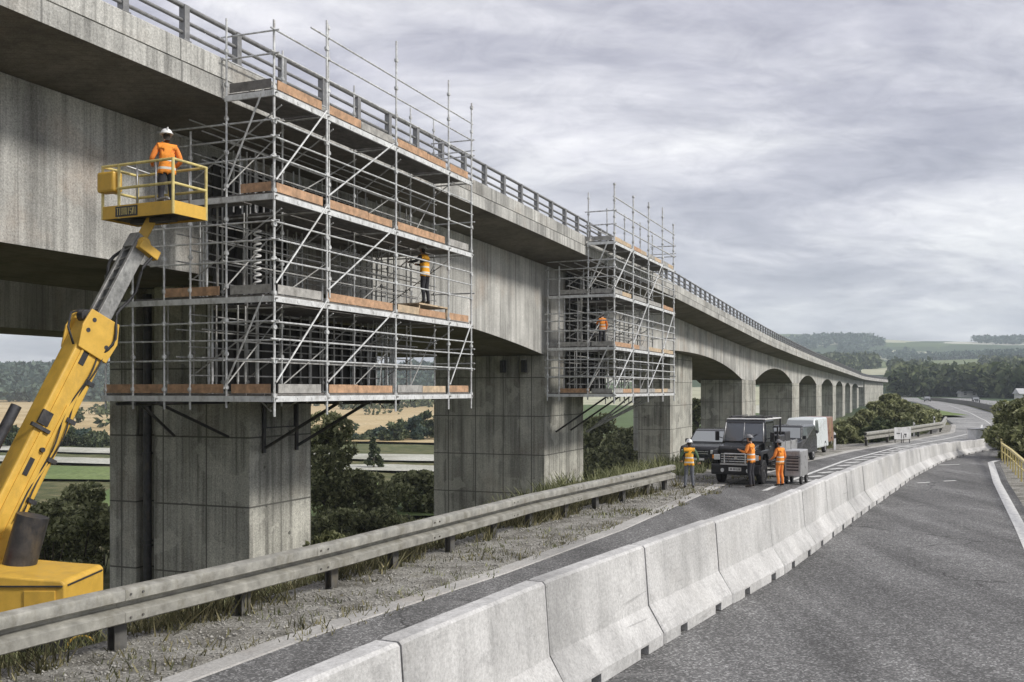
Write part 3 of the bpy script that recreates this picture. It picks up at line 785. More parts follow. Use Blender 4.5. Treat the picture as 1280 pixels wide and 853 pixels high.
    # added boards blocking skylight, plus added near-black panels that darken the scaffold's inside
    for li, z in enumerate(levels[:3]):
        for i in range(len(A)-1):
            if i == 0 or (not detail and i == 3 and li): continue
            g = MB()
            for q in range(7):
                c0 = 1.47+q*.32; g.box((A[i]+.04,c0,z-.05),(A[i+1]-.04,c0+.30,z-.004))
            g.build('added_shade_boards', M['board_dark'], root)
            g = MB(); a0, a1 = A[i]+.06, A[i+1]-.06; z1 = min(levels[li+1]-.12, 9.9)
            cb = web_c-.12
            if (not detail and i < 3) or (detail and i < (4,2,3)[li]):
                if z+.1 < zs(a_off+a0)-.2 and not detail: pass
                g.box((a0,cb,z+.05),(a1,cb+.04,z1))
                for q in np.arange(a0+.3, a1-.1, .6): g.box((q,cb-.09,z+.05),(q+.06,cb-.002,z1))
                g.build('added_shade_panel', M['inner_shade'], root)
    # shoring props behind, between the levels
    n = 74 if detail else 36
    for q in range(n):
        a = .4+ (LA-.6)*q/n + rr.uniform(-.15,.15); c = rr.choice([2.2,2.75,3.1]); li = rr.randrange(0,3)
        z1 = min(levels[min(3,li+1)]-.1, 9.9)
        g = MB(); g.tube((0,0,0),(0,0,z1-levels[li]), .026, 6); g.tube((0,0,.3),(0,0,1.3),.036,6)
        g.build('prop', M[rr.choice(['steel','steel_dull'])], root, loc=(a,c,levels[li]), smooth=True, angle=40)
    for li in range(3):
        for c in (2.1,2.9):
            for dz in (.9,1.6): led((0.1,c,levels[li]+dz),(LA-.1,c,levels[li]+dz), pr*.6, 'steel_dull')
    return root, std, led

lv1 = [3.40, 5.80, 8.25, 10.72]
sc1, std1, led1 = scaffold('large tube scaffold with orange toe boards round the nearest bridge pier', 0, [0,2.3,6.0,9.6,11.4], [0,1.40,2.5,3.3,4.3,5.2], lv1,
    [12.35,13.1,13.75,13.65,13.35], [12.55,12.5,12.6,12.9,13.0], [11.55,12.1,12.68], 5.3, True)
# extra rear standards at far end, ladder, struts under the lowest platform
for a in (9.6, 11.4):
    for c in (4.3, 5.4, 6.6): std1(a, c, 3.3, 6.3, .028, 'steel_dull')
for z in (4.2,4.9): 
    led1((9.6,1.4,z),(9.6,6.6,z),.022,'steel_dull'); led1((11.4,0,z),(11.4,6.6,z),.024)
def strut(root, p0, p1, r=.045, mat='dark', name='support_strut'):
    g = MB(); g.tube(p0, p1, r, 8); return g.build(name, M[mat], root, smooth=True, angle=40)
# brackets off the pier's side and front faces
for a in (4.9,6.6):
    strut(sc1,(a,3.84,1.6),(a,3.84,3.2),.06); strut(sc1,(a,3.8,1.75),(a,1.2,3.15),.05); strut(sc1,(a,3.84,3.12),(a,.2,3.12),.05)
for c in (8.0,6.6,4.6):
    strut(sc1,(4.2,c,2.1),(1.2,min(c,5.2),3.15),.045); strut(sc1,(4.2,c,3.12),(.4,min(c,5.2),3.12),.045)
for a in np.arange(.6, 11.2, .75):
    h = random.uniform(.12,.4); strut(sc1,(a,random.uniform(.3,1.2),3.3),(a,random.uniform(.3,1.2),3.3-h),.022,'steel_dull','hanging_clamp')
# chain of coiled cable / spiral duct hanging in the bay (bright spiral)
g = MB(); pts = [(.9+.085*math.cos(t*2.2), 1.15+.085*math.sin(t*2.2), 6.1+t*.055) for t in np.arange(0, 26, .35)]
g.path(pts, .028, 5); g.build('cable_coil', M['white'], sc1, smooth=True)
# inner ladder
g = MB()
for s in (-.2,.2): g.tube((8.2+s*0,2.0+s,3.4),(8.9,2.0+s,8.2),.02,6)
for q in range(16):
    f = (q+.5)/16; g.tube((8.2+.7*f,1.8,3.4+4.8*f),(8.2+.7*f,2.2,3.4+4.8*f),.015,5)
g.build('ladder', M['steel'], sc1, smooth=True, angle=40)
# raised working stage on level two
g = MB()
g.box((8.2,.35,6.20),(10.4,1.3,6.25))
for a in (8.3,10.3):
    for c in (.42,1.23): g.box((a-.03,c-.03,5.8),(a+.03,c+.03,6.2))
g.build('raised_stage', M['plank_tan'], sc1)

lv2 = [3.32, 5.72, 8.42, 11.10]
sc2, std2, led2 = scaffold('smaller tube scaffold round the second pier, mostly grey boards', 29, [0,3.6,6.9,10.5,13.6], [0,1.27,2.96,3.6], lv2,
    [14.0,14.0,14.2,14.5,14.0], [13.6,13.4,13.6,13.7,13.4], [11.9,12.6,13.3], 3.7, False, pr=.045, detail=False, seed=5)
for q, c in enumerate((3.6,3.2,2.7,2.2)):
    strut(sc2,(7.2,c+.1 if c > 3.4 else 3.8,1.0-q*.0),(7.2+q*.7+1.0,max(.3,c-2.2),3.1),.05,'steel_dull')
for a in (2.0,4.5): strut(sc2,(a,3.84,1.2),(a,1.0,3.1),.05)
for a in np.arange(.5, 13.4, .9):
    h = random.uniform(.15,.5); strut(sc2,(a,.6,3.2),(a,.6,3.2-h),.03,'steel_dull','hanging_clamp')
# ------------------------------------------------------------------ people (local: facing +y, x to their right)
def person(label, loc, rz, h=1.78, arms=None, legs=None, vest='vest_orange', sleeves='orange', trousers='trousers', helmet='helmet', lean=0.0, group=None, turn=0.0):
    S = h/1.78
    arms = arms or {}; legs = legs or {}
    V = []; E = []; RAD = []; REG = []
    def v(p, r, par=None, reg=None):
        V.append(Vector(p)); RAD.append(r if isinstance(r, tuple) else (r, r)); i = len(V)-1
        if par is not None: E.append((par, i)); REG.append(reg)
        return i
    ly = lambda z: lean*max(0, z-.95)
    pel = v((0,0,.97), (.155,.115)); sp = v((0,ly(1.15)-.01,1.15), (.14,.11), pel, 'shirt'); ch = v((0,ly(1.36),1.36), (.17,.125), sp, 'shirt')
    nb = v((0,ly(1.5),1.49), (.085,.08), ch, 'shirt'); nk = v((0,ly(1.56)+.012,1.555), .058, nb, 'skin')
    h1 = v((0,ly(1.64)+.03,1.64), (.078,.09), nk, 'skin'); h2 = v((0,ly(1.7)+.028,1.72), (.08,.092), h1, 'skin')
    fing = MB()
    for s, side in ((-1,'l'),(1,'r')):
        sh = v((s*.175,ly(1.44),1.44), .078, ch, 'sleeve')
        el = Vector(arms.get(side+'e', (s*.27,-.03,1.14))); wr = Vector(arms.get(side+'w', (s*.26,.12,.90)))
        e_ = v(el, .052, sh, 'sleeve'); m_ = v((el+wr)/2, .046, e_, 'sleeve'); w_ = v(wr, .034, m_, 'sleeve')
        d = (wr-el).normalized(); pa = wr + d*.075; v(pa, (.04,.028), w_, 'skin')
        sd = d.cross(Vector((0,0,1))) if abs(d.z) < .9 else d.cross(Vector((0,1,0))); sd.normalize(); cu = d.cross(sd)
        for k, (o_, L) in enumerate(((-.030,.070),(-.010,.082),(.010,.078),(.029,.06))):
            b = pa + sd*o_; fing.path([b, b+d*L*.45-cu*.006, b+d*L*.8-cu*.022, b+d*L-cu*.042], [.0095,.009,.008,.006], 5)
        b = pa - d*.05 + sd*.03; fing.path([b, b+sd*.03+d*.02, b+sd*.042+d*.055, b+sd*.036+d*.08], [.011,.011,.009,.007], 5)
        hp = v((s*.095,0,.91), (.105,.11), pel, 'trouser')
        kn = Vector(legs.get(side+'k', (s*.11,.03,.51))); an = Vector(legs.get(side+'a', (s*.125,-.03,.10)))
        k_ = v(kn, (.068,.072), hp, 'trouser'); c_ = v((kn*.62+an*.38)+Vector((0,-.02,0)), (.06,.066), k_, 'trouser'); a_ = v(an, (.05,.055), c_, 'trouser')
        f_ = v((an.x+s*.01,an.y+.09,.055), (.048,.045), a_, 'boot'); v((an.x+s*.02,an.y+.185,.04), (.042,.032), f_, 'boot')
        v((an.x,an.y-.05,.05), (.04,.04), a_, 'boot')
    me = bpy.data.meshes.new('person'); me.from_pydata([tuple(p) for p in V], E, [])
    tmp = bpy.data.objects.new('person_tmp', me); COL.objects.link(tmp)
    sk = tmp.modifiers.new('s','SKIN'); sk.branch_smoothing = .5
    for i, r in enumerate(RAD): me.skin_vertices[0].data[i].radius = r
    me.skin_vertices[0].data[0].use_root = True
    sb = tmp.modifiers.new('d','SUBSURF'); sb.levels = 2; sb.render_levels = 2
    dg = bpy.context.evaluated_depsgraph_get(); body = bpy.data.meshes.new_from_object(tmp.evaluated_get(dg))
    bpy.data.objects.remove(tmp)
    segs = [(V[a], V[b], g) for (a, b), g in zip(E, REG)]
    order = ['skin','shirt','sleeve','trouser','boot','hair']
    def region(c):
        best = None; bd = 9
        for a, b, g in segs:
            ab = b-a; t_ = max(0, min(1, (c-a).dot(ab)/ab.length_squared)); dd = (c-a-ab*t_).length
            if g == 'trouser' and c.z > 1.0: continue
            if dd < bd: bd = dd; best = g
        if best == 'shirt' and c.z < 1.0: best = 'trouser'
        if best == 'skin' and c.z > 1.57 and (c.y-ly(c.z)) < .015: best = 'hair'
        return best
    verts = [tuple(q.co) for q in body.vertices]; faces = [tuple(p.vertices) for p in body.polygons]
    regs = [region(p.center) for p in body.polygons]
    mb = MB(); mb.v = list(verts); mb.f = list(faces); mb.m = [order.index(r) for r in regs]
    n0 = len(mb.v); mb.v += fing.v; mb.f += [tuple(i+n0 for i in f) for f in fing.f]; mb.m += [0]*len(fing.f)
    y0 = ly(1.65)+.03                                       # nose, ears
    nose = [(-.014,y0+.085,1.635),(.014,y0+.085,1.635),(0,y0+.115,1.64),(0,y0+.088,1.675)]
    mb.add(nose, [(0,1,2),(1,3,2),(3,0,2),(0,3,1)], 0)
    for s in (-1,1):
        mb.add([(s*.078,y0-.005,1.63),(s*.092,y0-.015,1.65),(s*.095,y0-.02,1.685),(s*.078,y0+.01,1.69),(s*.08,y0-.02,1.65)], [(0,1,2,3),(0,4,2,1),(0,3,2,4)], 0)
    mats = [M['skin'], M['vest_in'] if 'vest_in' in M else M[sleeves], M[sleeves], M[trousers], M['boots'], M['hair']]
    o = mb.build('person', mats, None, smooth=True, recalc=False)
    o.location = loc; o.rotation_euler = (0,0,rz); o.scale = (S,S,S)
    tag(o, label, 'person', group)
    # eyes
    for s in (-1,1):
        g = MB(); g.tube((s*.031,y0+.078,1.668),(s*.031,y0+.092,1.668),.011,8); g.build('eye', M['black'], o)
    # hi-vis vest: a shell over the torso
    bm = bmesh.new(); bm.from_mesh(body)
    bm.faces.ensure_lookup_table()
    keep = []
    for f, r in zip(bm.faces, regs):
        c = f.calc_center_median()
        keep.append((r == 'shirt' and .9 < c.z < 1.5) or (r in ('sleeve','trouser') and abs(c.x) < .19 and (c.z > 1.36 or (.86 < c.z and r == 'trouser' and abs(c.x) < .17))))
    bm.normal_update()
    for q in bm.verts: pass
    off = {q: q.co + q.normal*.02 for q in bm.verts}
    bmesh.ops.delete(bm, geom=[f for f, k in zip(list(bm.faces), keep) if not k], context='FACES')
    for q in bm.verts: q.co = off.get(q, q.co)
    vm = bpy.data.meshes.new('vest'); bm.to_mesh(vm); bm.free(); vm.materials.append(M[vest])
    vm.polygons.foreach_set('use_smooth', [True]*len(vm.polygons))
    vo = bpy.data.objects.new('vest', vm); COL.objects.link(vo); vo.parent = o
    so = vo.modifiers.new('thick','SOLIDIFY'); so.thickness = .008
    # hard hat
    g = MB(); rings = []
    for th in np.linspace(0, 88, 9):
        rings.append([(.118*math.cos(R(th))*math.cos(t_), .135*math.cos(R(th))*math.sin(t_), .105*math.sin(R(th))) for t_ in np.linspace(0, 2*math.pi, 20, endpoint=False)])
    g.loft(rings)
    brim = [[(k*math.cos(t_)*.118, k2*math.sin(t_)*.135+(.035 if math.sin(t_) > .2 else 0)*math.sin(t_)*(k > 1), z_) for t_ in np.linspace(0, 2*math.pi, 20, endpoint=False)] for k, k2, z_ in ((.9,.9,.006),(1.16,1.16,-.006),(1.16,1.16,-.014),(.9,.9,-.004))]
    g.loft(brim, caps=False)
    g.beam((0,-.13,.045),(0,.13,.045),.02,.13)
    ho = g.build('hard_hat', M[helmet], o, smooth=True, angle=45); ho.location = (0, y0-.002, 1.715)
    return o

# worker in the lift basket
# ------------------------------------------------------------------ boom lift
lift = empty('boom_lift', (-8.9, 17.6, hz(-8.9,17.6)), label='yellow boom lift with raised boom and railed basket behind the guardrail', cat='boom lift')
LO = Vector(lift.location)
def LB(mb, name, mat, parent=lift, **k):
    mb.v = [tuple(Vector(q)-LO) for q in mb.v]; return mb.build(name, mat, parent, **k)
P0 = Vector((-9.55, 18.0, .55)); P1 = Vector((-7.72, 20.75, 6.62)); bd = (P1-P0); BL = bd.length; bdn = bd.normalized()
side = bdn.cross(Vector((0,0,1))).normalized(); topn = side.cross(bdn).normalized()
def BPt(f, s=0, u=0): return P0 + bd*f + side*(s*.80) + topn*(u*.76)
def boxbeam(mb, f0, f1, w, h, mi=0, s=0, u=0): mb.beam(BPt(f0,s,u), BPt(f1,s,u), w, h, mi, up=topn); return mb
lb = boxbeam(MB(), -.03, .695, .49, .65); boom = LB(lb, 'boom', M['yellow'], bevel=.04)
g = MB()                                          # head collar and lug plates
for s in (-.345,.345):
    prof = [(.60,-.50),(.60,.40),(.66,.56),(.715,.52),(.72,-.36),(.665,-.56)]
    v0 = [BPt(f, s-.03, u) for f, u in prof]; v1 = [BPt(f, s+.03, u) for f, u in prof]; n = len(prof)
    g.add(v0+v1, [tuple(range(n-1,-1,-1)), tuple(range(n,2*n))]+[(i,(i+1)%n,n+(i+1)%n,n+i) for i in range(n)])
g.beam(BPt(.665,-.38,.45), BPt(.715,-.38,.45), .1, .1)
LB(g, 'boom_head', M['yellow'], bevel=.015)
g = MB()
for f, u in ((.655,.36),(.69,.33),(.64,-.3),(.30,0),(.12,-.18),(.05,.1)):
    g.tube(BPt(f,.385,u), BPt(f,-.385,u), .045, 12)
LB(g, 'pivot_pins', M['dark'], smooth=True, angle=40)
g = MB()
g.beam(BPt(.05,.318,.22), BPt(.60,.318,.22), .03, .05, up=topn); g.beam(BPt(.05,.318,-.10), BPt(.44,.318,-.10), .03, .05, up=topn)
g.beam(BPt(.05,-.318,.22), BPt(.60,-.318,.22), .03, .05, up=topn)
LB(g, 'boom_rib', M['yellow'])
g = MB(); g.beam(BPt(.36,.33,.30), BPt(.40,.33,.30), .05, .22, up=topn); g.beam(BPt(.345,.34,.3), BPt(.355,.34,.3), .06, .4, up=topn); LB(g, 'warning_plate', M['dark'])
# inner telescoping section: two rails with a ladder of struts
g = MB()
for s in (-.19,.19): g.beam(BPt(.66,s,.05), BPt(1.0,s,.0), .09, .30, up=topn)
for f in np.arange(.70, 1.0, .035):
    g.beam(BPt(f,-.15,.17), BPt(f+.014,.15,.17), .03, .03, up=topn)
g.beam(BPt(.955,0,.12), BPt(1.005,0,.10), .3, .2, up=topn)
LB(g, 'boom_extension', M['steelgrey'], bevel=.012)
g = MB(); g.beam(BPt(.66,0,-.05), BPt(.96,0,-.05), .20, .16, up=topn); LB(g, 'inner_rod', M['dark'])
g = MB()
pts = [BPt(.64+.36*q/20, -.42-.06*math.sin(q*.9), .10+.12*math.sin(q*.55)) for q in range(21)]; g.path(pts, .035, 6)
pts = [BPt(.62+.36*q/20, .33+.10*math.sin(q*.5), -.30-.10*math.sin(q*.7)) for q in range(21)]; g.path(pts, .03, 6)
pts = [BPt(.64+.07*math.cos(q*.35), -.36, -.45+.16*math.sin(q*.35)) for q in range(18)]; g.path(pts, .025, 6)
LB(g, 'hydraulic_hose', M['black'], smooth=True)
for k in range(5):                                  # looped hoses and clamps along the near side of the boom
    g = MB(); o_ = k*.9
    pts = [BPt(.10+.56*q/24, .335+.05*math.sin(q*.7+o_), -.30+.11*k+.05*math.sin(q*.5+o_)) for q in range(25)] if k < 2 else [BPt(.62+.1*k*.3+.09*math.cos(q*.3), -.35-.08*math.sin(q*.3), -.2+.35*math.sin(q*.3+o_)) for q in range(14)]
    g.path(pts, .016, 5); LB(g, 'hydraulic_hose', M['black'], smooth=True)
for f in (.16,.28,.40,.52):
    g = MB(); g.beam(BPt(f,.33,-.36), BPt(f+.012,.33,-.36), .03, .2, up=topn); LB(g, 'hose_clamp', M['dark'])
for f, w_, h_ in ((.56,.02,.16),(.22,.02,.12)):
    g = MB(); g.beam(BPt(f,.314,.12), BPt(f+.05,.314,.12), .012, h_, up=topn); LB(g, 'decal', M['black'])
g = MB(); g.path([BPt(.60,.3,.5), BPt(.64,.15,.75), BPt(.69,-.1,.72), BPt(.72,-.2,.45)], .022, 6); LB(g, 'hydraulic_hose', M['black'], smooth=True)
g = MB(); g.tube(BPt(.70,-.1,.42), BPt(.70,.12,.42), .12, 14); LB(g, 'sheave', M['dark'], smooth=True, angle=40)
# lift cylinder and its column
g = MB(); g.tube((-8.95,17.75,-.35),(-8.55,17.85,1.25),.28,20); LB(g, 'lift_cylinder', M['dark'], smooth=True, angle=40)
g = MB(); g.tube((-9.9,17.7,.1),(-9.45,18.0,2.2),.17,14); g.tube((-9.45,18.0,2.2),(-9.12,18.4,3.2),.10,14); LB(g, 'hydraulic_cylinder', M['dark'], smooth=True, angle=40)
g = MB(); g.box((-9.75,17.1,.42),(-9.25,17.35,.70)); LB(g, 'hose_reel', M['red'], bevel=.03)
# turntable with hood
prof = [(-11.2,-.62),(-7.6,-.62),(-7.47,-.55),(-7.47,.24),(-7.53,.30),(-8.1,.34),(-9.0,.42),(-11.2,.42)]
g = MB(); g.prism(prof, 16.7, 18.3, 'y'); LB(g, 'turntable', M['yellow'], bevel=.03, segs=2)
g = MB(); g.box((-8.15,16.675,-.5),(-7.62,16.7,.14)); LB(g, 'hood_door', M['yellow'], bevel=.02)
g = MB(); 
for q in range(4): g.box((-8.05,16.66,-.42+q*.06),(-7.72,16.676,-.39+q*.06))
LB(g, 'vent_grille', M['dark'])
g = MB(); g.box((-10.9,16.67,.20),(-7.5,16.695,.225)); g.box((-7.468,16.8,.20),(-7.45,18.2,.225)); LB(g, 'trim_strip', M['dark'])
g = MB(); g.box((-11.0,16.9,-.95),(-6.9,18.2,-.62)); g.box((-7.0,16.7,-1.0),(-6.6,18.4,-.7)); LB(g, 'chassis', M['dark'], bevel=.03)
def wheel(parent, loc, r, w, axis_rz, rim='chrome', root=False, rimr=.58):
    g = MB(); n = 22; prof = [(r*.6,-w*.42),(r*.9,-w*.5),(r*.985,-w*.40),(r,-w*.2),(r,w*.2),(r*.985,w*.40),(r*.9,w*.5),(r*.6,w*.42)]
    g.loft([[(u, q*math.cos(t_), q*math.sin(t_)) for t_ in np.linspace(0,2*math.pi,n,endpoint=False)] for q, u in prof])
    o = g.build('wheel', M['black'], parent, smooth=True, angle=35, loc=loc); o.rotation_euler = (0,0,axis_rz)
    g = MB()
    for s in (-1,1):
        g.loft([[(s*w*u, r*q*math.cos(t_), r*q*math.sin(t_)) for t_ in np.linspace(0,2*math.pi,n,endpoint=False)] for q, u in ((rimr,.44),(rimr*.92,.46),(rimr*.8,.36),(.2,.38),(.16,.47),(.01,.47))], caps=False)
        for k in range(6):
            t_ = k*math.pi/3; g.tube((s*w*.36,r*.36*math.cos(t_),r*.36*math.sin(t_)),(s*w*.42,r*.36*math.cos(t_),r*.36*math.sin(t_)),r*.05,6)
    g.build('rim', M[rim], o, smooth=True, angle=35)
    return o
for x, y in ((-7.05,16.55),(-10.6,16.55),(-7.05,18.55),(-10.6,18.55)):
    wz = hz(x, y); r = .5
    wheel(lift, Vector((x,y,max(wz+.5,-.85)))-LO, .5, .34, R(90), 'yellow')
# basket
K0 = Vector((-6.78,20.0,7.02)); U = Vector((-.909,.417,0)); Vv = Vector((.417,.909,0)); BLn, BDp = 1.9, .95
def K(u, v_, z): return K0 + U*u + Vv*v_ + Vector((0,0,z))
def kbox(mb, u0, u1, v0, v1, z0, z1):
    vs = [K(u,v_,z) for z in (z0,z1) for u,v_ in ((u0,v0),(u1,v0),(u1,v1),(u0,v1))]
    return mb.add(vs, [(3,2,1,0),(4,5,6,7),(0,1,5,4),(1,2,6,5),(2,3,7,6),(3,0,4,7)])
g = kbox(MB(), 0.02,BLn-.02,.02,BDp-.02,.04,.08); LB(g, 'basket_floor', M['dark'])
for a in ((0,BLn,-.02,.0),(0,BLn,BDp,BDp+.02),(-.02,0,-.02,BDp+.02),(BLn,BLn+.02,-.02,BDp+.02)):
    g = kbox(MB(), *a, 0, .27); LB(g, 'toe_board', M['yellow'], bevel=.006)
for u, v_ in ((0,0),(BLn,0),(BLn,BDp),(0,BDp),(1.45,0),(1.0,BDp)):
    g = MB(); g.tube(K(u,v_,.0), K(u,v_,1.12), .032, 8)
    LB(g, 'basket_post', M['yellow_rail'], smooth=True, angle=40)
for z in (1.1,.62):
    g = MB(); c4 = [K(0,0,z),K(BLn,0,z),K(BLn,BDp,z),K(0,BDp,z)]
    for i in range(4): g.tube(c4[i], c4[(i+1)%4], .03, 8)
    LB(g, 'basket_rail', M['yellow_rail'], smooth=True, angle=40)
g = MB()
for u in (.45,.95): g.tube(K(u,0,.2),K(u,0,1.1),.018,6); g.tube(K(u,BDp,.2),K(u,BDp,1.1),.018,6)
g.path([K(1.5,.1,1.1),K(1.7,.3,1.2),K(1.75,.7,1.2),K(1.5,.9,1.1)],.02,6); g.path([K(.3,.2,.35),K(.5,.35,.42),K(.75,.3,.38),K(.9,.5,.2)],.03,6)
LB(g, 'inner_tube', M['silver'], smooth=True)
g = kbox(MB(), 1.50,1.98,-.10,.16,.55,.98); LB(g, 'control_box', M['yellow'], bevel=.05)
g = kbox(MB(), .92,1.52,-.030,-.0205,.03,.24); plate = LB(g, 'name_plate', M['dark'])
g = MB()                                             # pale lettering, unreadable in the photo beyond its upright strokes
gl = {'I':[(.5,0,.5,1)], 'U':[(.1,1,.1,.1),(.1,.06,.9,.06),(.9,.1,.9,1)], 'V':[(.05,1,.5,0),(.95,1,.5,0)], 'S':[(.9,.95,.1,.95),(.1,.95,.1,.5),(.1,.5,.9,.5),(.9,.5,.9,.05),(.9,.05,.1,.05)], 'T':[(.5,0,.5,1),(0,.96,1,.96)]}
for k, ch in enumerate('TIUVUISVI'[::-1]):
    for (xa, za, xb, zb) in gl[ch]:
        u0 = .955+k*.060; p = K(u0+(1-xa)*.042,-.034,.062+za*.145); q = K(u0+(1-xb)*.042,-.034,.062+zb*.145); g.tube(p, q, .006, 5)
LB(g, 'lettering', M['yellow_rail'], parent=lift)
# jib knuckle under the basket
g = MB(); g.tube(BPt(.98,-.3,.0), BPt(.98,.34,.0), .14, 14); g.beam(BPt(.97,.30,.15), BPt(.97,.30,-.5), .18, .2); g.beam(P1+Vector((0,0,-.05)), K(1.0,.45,.02), .18, .2)
LB(g, 'basket_knuckle', M['yellow'], bevel=.02)
g = kbox(MB(), .4,1.5,.35,.55,-.06,.03); LB(g, 'basket_support', M['dark'])

person('worker seen from behind in orange vest and white helmet standing in the lift basket', K(.62,.48,.085), R(32), 1.76,
       arms={'le':(-.30,.02,1.16),'lw':(-.24,.25,1.08),'re':(.29,-.02,1.15),'rw':(.22,.22,1.06)}, vest='vest_orange', sleeves='orange', trousers='trousers')
p = BP(9.15,.62,6.252)
person('worker on the large scaffold reaching left towards the concrete, dark trousers and white helmet', p, R(62), 1.93,
       arms={'le':(-.28,.16,1.30),'lw':(-.20,.44,1.30),'re':(.27,.14,1.22),'rw':(.16,.40,1.26)}, vest='vest_yellow', sleeves='shirt_dark', trousers='trousers', lean=.1)
p = BP(29.75,.85,5.725)
person('small figure in orange on the smaller scaffold at the second pier', p, R(15), 1.74, arms={'le':(-.27,.1,1.2),'lw':(-.14,.3,1.3)}, vest='vest_orange', sleeves='orange', trousers='trousers', helmet='helmet_dark')
person('worker seen from behind on the verge at the end of the guardrail, grey jeans', (6.2,35.0,.03), R(-8), 1.70,
       arms={'le':(-.30,-.02,1.18),'lw':(-.30,.18,1.02),'re':(.31,-.03,1.17),'rw':(.34,.14,.97)}, legs={'la':(-.15,-.06,.10),'ra':(.15,.03,.10)}, vest='vest_yellow', sleeves='shirt_green', trousers='jeans')
person('worker in orange standing right in front of the windscreen of the black truck', (8.52,35.62,.004), R(55), 1.86,
       arms={'le':(-.26,.10,1.2),'lw':(-.14,.32,1.25),'re':(.27,.05,1.18),'rw':(.15,.30,1.2)}, vest='vest_orange', sleeves='orange', trousers='trousers', helmet='helmet_dark', lean=.06)
person('worker in orange beside the right front wheel of the black truck', (9.66,36.05,.004), R(35), 1.66,
       arms={'le':(-.27,.05,1.15),'lw':(-.2,.25,1.05)}, vest='vest_orange', sleeves='orange', trousers='orange', helmet='helmet_dark')
# ------------------------------------------------------------------ vehicles (local: front at +y)
HD = R(180-29)
def slab(mb, prof, x, taper=0, z0=0, z1=1):
    """side profile (y,z) across the width, narrowing above z0"""
    n = len(prof); vs = []
    for s in (-1,1):
        for y, z in prof:
            k = 1 - taper*max(0, min(1, (z-z0)/max(z1-z0,1e-6))); vs.append((s*x*k, y, z))
    return mb.add(vs, [(i,(i+1)%n,n+(i+1)%n,n+i) for i in range(n)]+[tuple(range(n-1,-1,-1)),tuple(range(n,2*n))])
truck = empty('flatbed_truck', (9.50,39.0,.004), HD, label='black flatbed truck with upright cab facing the view behind the barrier row', cat='truck')
g = MB(); g.box((-.45,-2.7,.5),(.45,2.55,.72)); g.build('chassis', M['dark'], truck)
g = MB(); slab(g, [(.15,.74),(1.74,.74),(1.74,1.46),(1.52,2.22),(1.40,2.30),(.22,2.30),(.15,2.2)], .96, .10, 1.46, 2.3)
cab = g.build('cab', M['carblack'], truck, bevel=.045, segs=3)
g = MB(); slab(g, [(1.743,.76),(2.66,.76),(2.70,1.28),(2.62,1.38),(1.743,1.49)], .80); g.build('hood', M['carblack'], truck, bevel=.05, segs=3)
for s in (-1,1):
    g = MB(); prof = [(1.5,.62),(1.56,.92),(1.75,1.10),(2.25,1.10),(2.42,.95),(2.46,.62),(2.68,.62),(2.72,1.12),(2.6,1.24),(1.5,1.24)]
    n = len(prof); xs = sorted((s*.802, s*1.05)); g.prism(prof, xs[0], xs[1], 'x'); g.build('fender', M['carblack'], truck, bevel=.03)
    g = MB(); g.box((s*.84-.135,2.68,.88),(s*.84+.135,2.735,1.08)); o = g.build('headlight', M['lamp'], truck, bevel=.02)
    g = MB(); g.box((s*.985-.06,2.69,.92),(s*.985+.06,2.73,1.05)); g.build('indicator', M['amber'], truck, bevel=.01)
    g = MB(); g.beam((s*.94,1.55,1.60),(s*1.22,1.60,1.68),.03,.03); g.box((s*1.22-.09,1.56,1.52),(s*1.22+.09,1.62,1.86)); g.build('mirror', M['black'], truck, bevel=.02)
    g = MB(); x = s*.945
    z0, z1 = 1.50, 2.16
    kx = lambda z: .96*(1-.10*max(0,(z-1.46)/.84))+.006
    vs = [(s*kx(z0),.35,z0),(s*kx(z0),1.58,z0),(s*kx(z1),1.40,z1),(s*kx(z1),.35,z1)]
    vi = [(s*(kx(z)-.03),y,z) for _, y, z in vs]
    g.add(vs+vi, [(0,1,2,3),(4,7,6,5),(0,4,5,1),(1,5,6,2),(2,6,7,3),(3,7,4,0)]); g.build('side_window', M['glass'], truck)
    g = MB(); g.box((s*.968-.008,.95,1.30),(s*.968+.012,1.12,1.34)); g.build('door_handle', M['chrome'], truck)
    for k, zz in enumerate((.42,.66)):
        g = MB(); g.box((min(s*.80,s*1.04),.45,zz),(max(s*.80,s*1.04),1.1,zz+.04)); g.build('step', M['dark'], truck)
def windscreen(parent, x0, x1, ya, za, yb, zb, mat='glass', name='windscreen', t_=.012):
    d = Vector((0, yb-ya, zb-za)); nr = Vector((0, d.z, -d.y)).normalized()*t_
    vs = [Vector((-x0,ya,za)),Vector((x0,ya,za)),Vector((x1,yb,zb)),Vector((-x1,yb,zb))]; vs2 = [q+nr for q in vs]
    g = MB(); g.add(vs+vs2, [(3,2,1,0),(4,5,6,7),(0,1,5,4),(1,2,6,5),(2,3,7,6),(3,0,4,7)]); return g.build(name, M[mat], parent)
w = windscreen(truck, .86, .80, 1.725, 1.53, 1.535, 2.18)
g = MB()
for s in (-1,1): g.tube((s*.12,1.76,1.52),(s*.12-.46,1.70,1.80),.012,5)
g.tube((-.86,1.745,1.52),(.86,1.745,1.52),.016,6); g.tube((-.79,1.55,2.19),(.79,1.55,2.19),.016,6)
g.build('wiper', M['dark'], truck)
g = MB(); g.box((-.86,-1.1,2.302),(.86,1.42,2.345)); g.build('roof_panel', M['white'], truck, bevel=.015)
g = MB()
for s in (-.7,0,.7): g.beam((s,-1.0,2.42),(s,1.2,2.42),.05,.04)
for y in (.3,1.1): g.beam((-.86,y,2.38),(.86,y,2.38),.04,.05)
g.build('roof_rack', M['dark'], truck)
for xa, xb in ((-.885,-.82),(.885,.82),(0,0)):
    g = MB(); g.tube((xa,1.748,1.50),(xb,1.555,2.20),.026 if xa else .015,6); g.build('windscreen_pillar', M['silver'], truck, smooth=True)
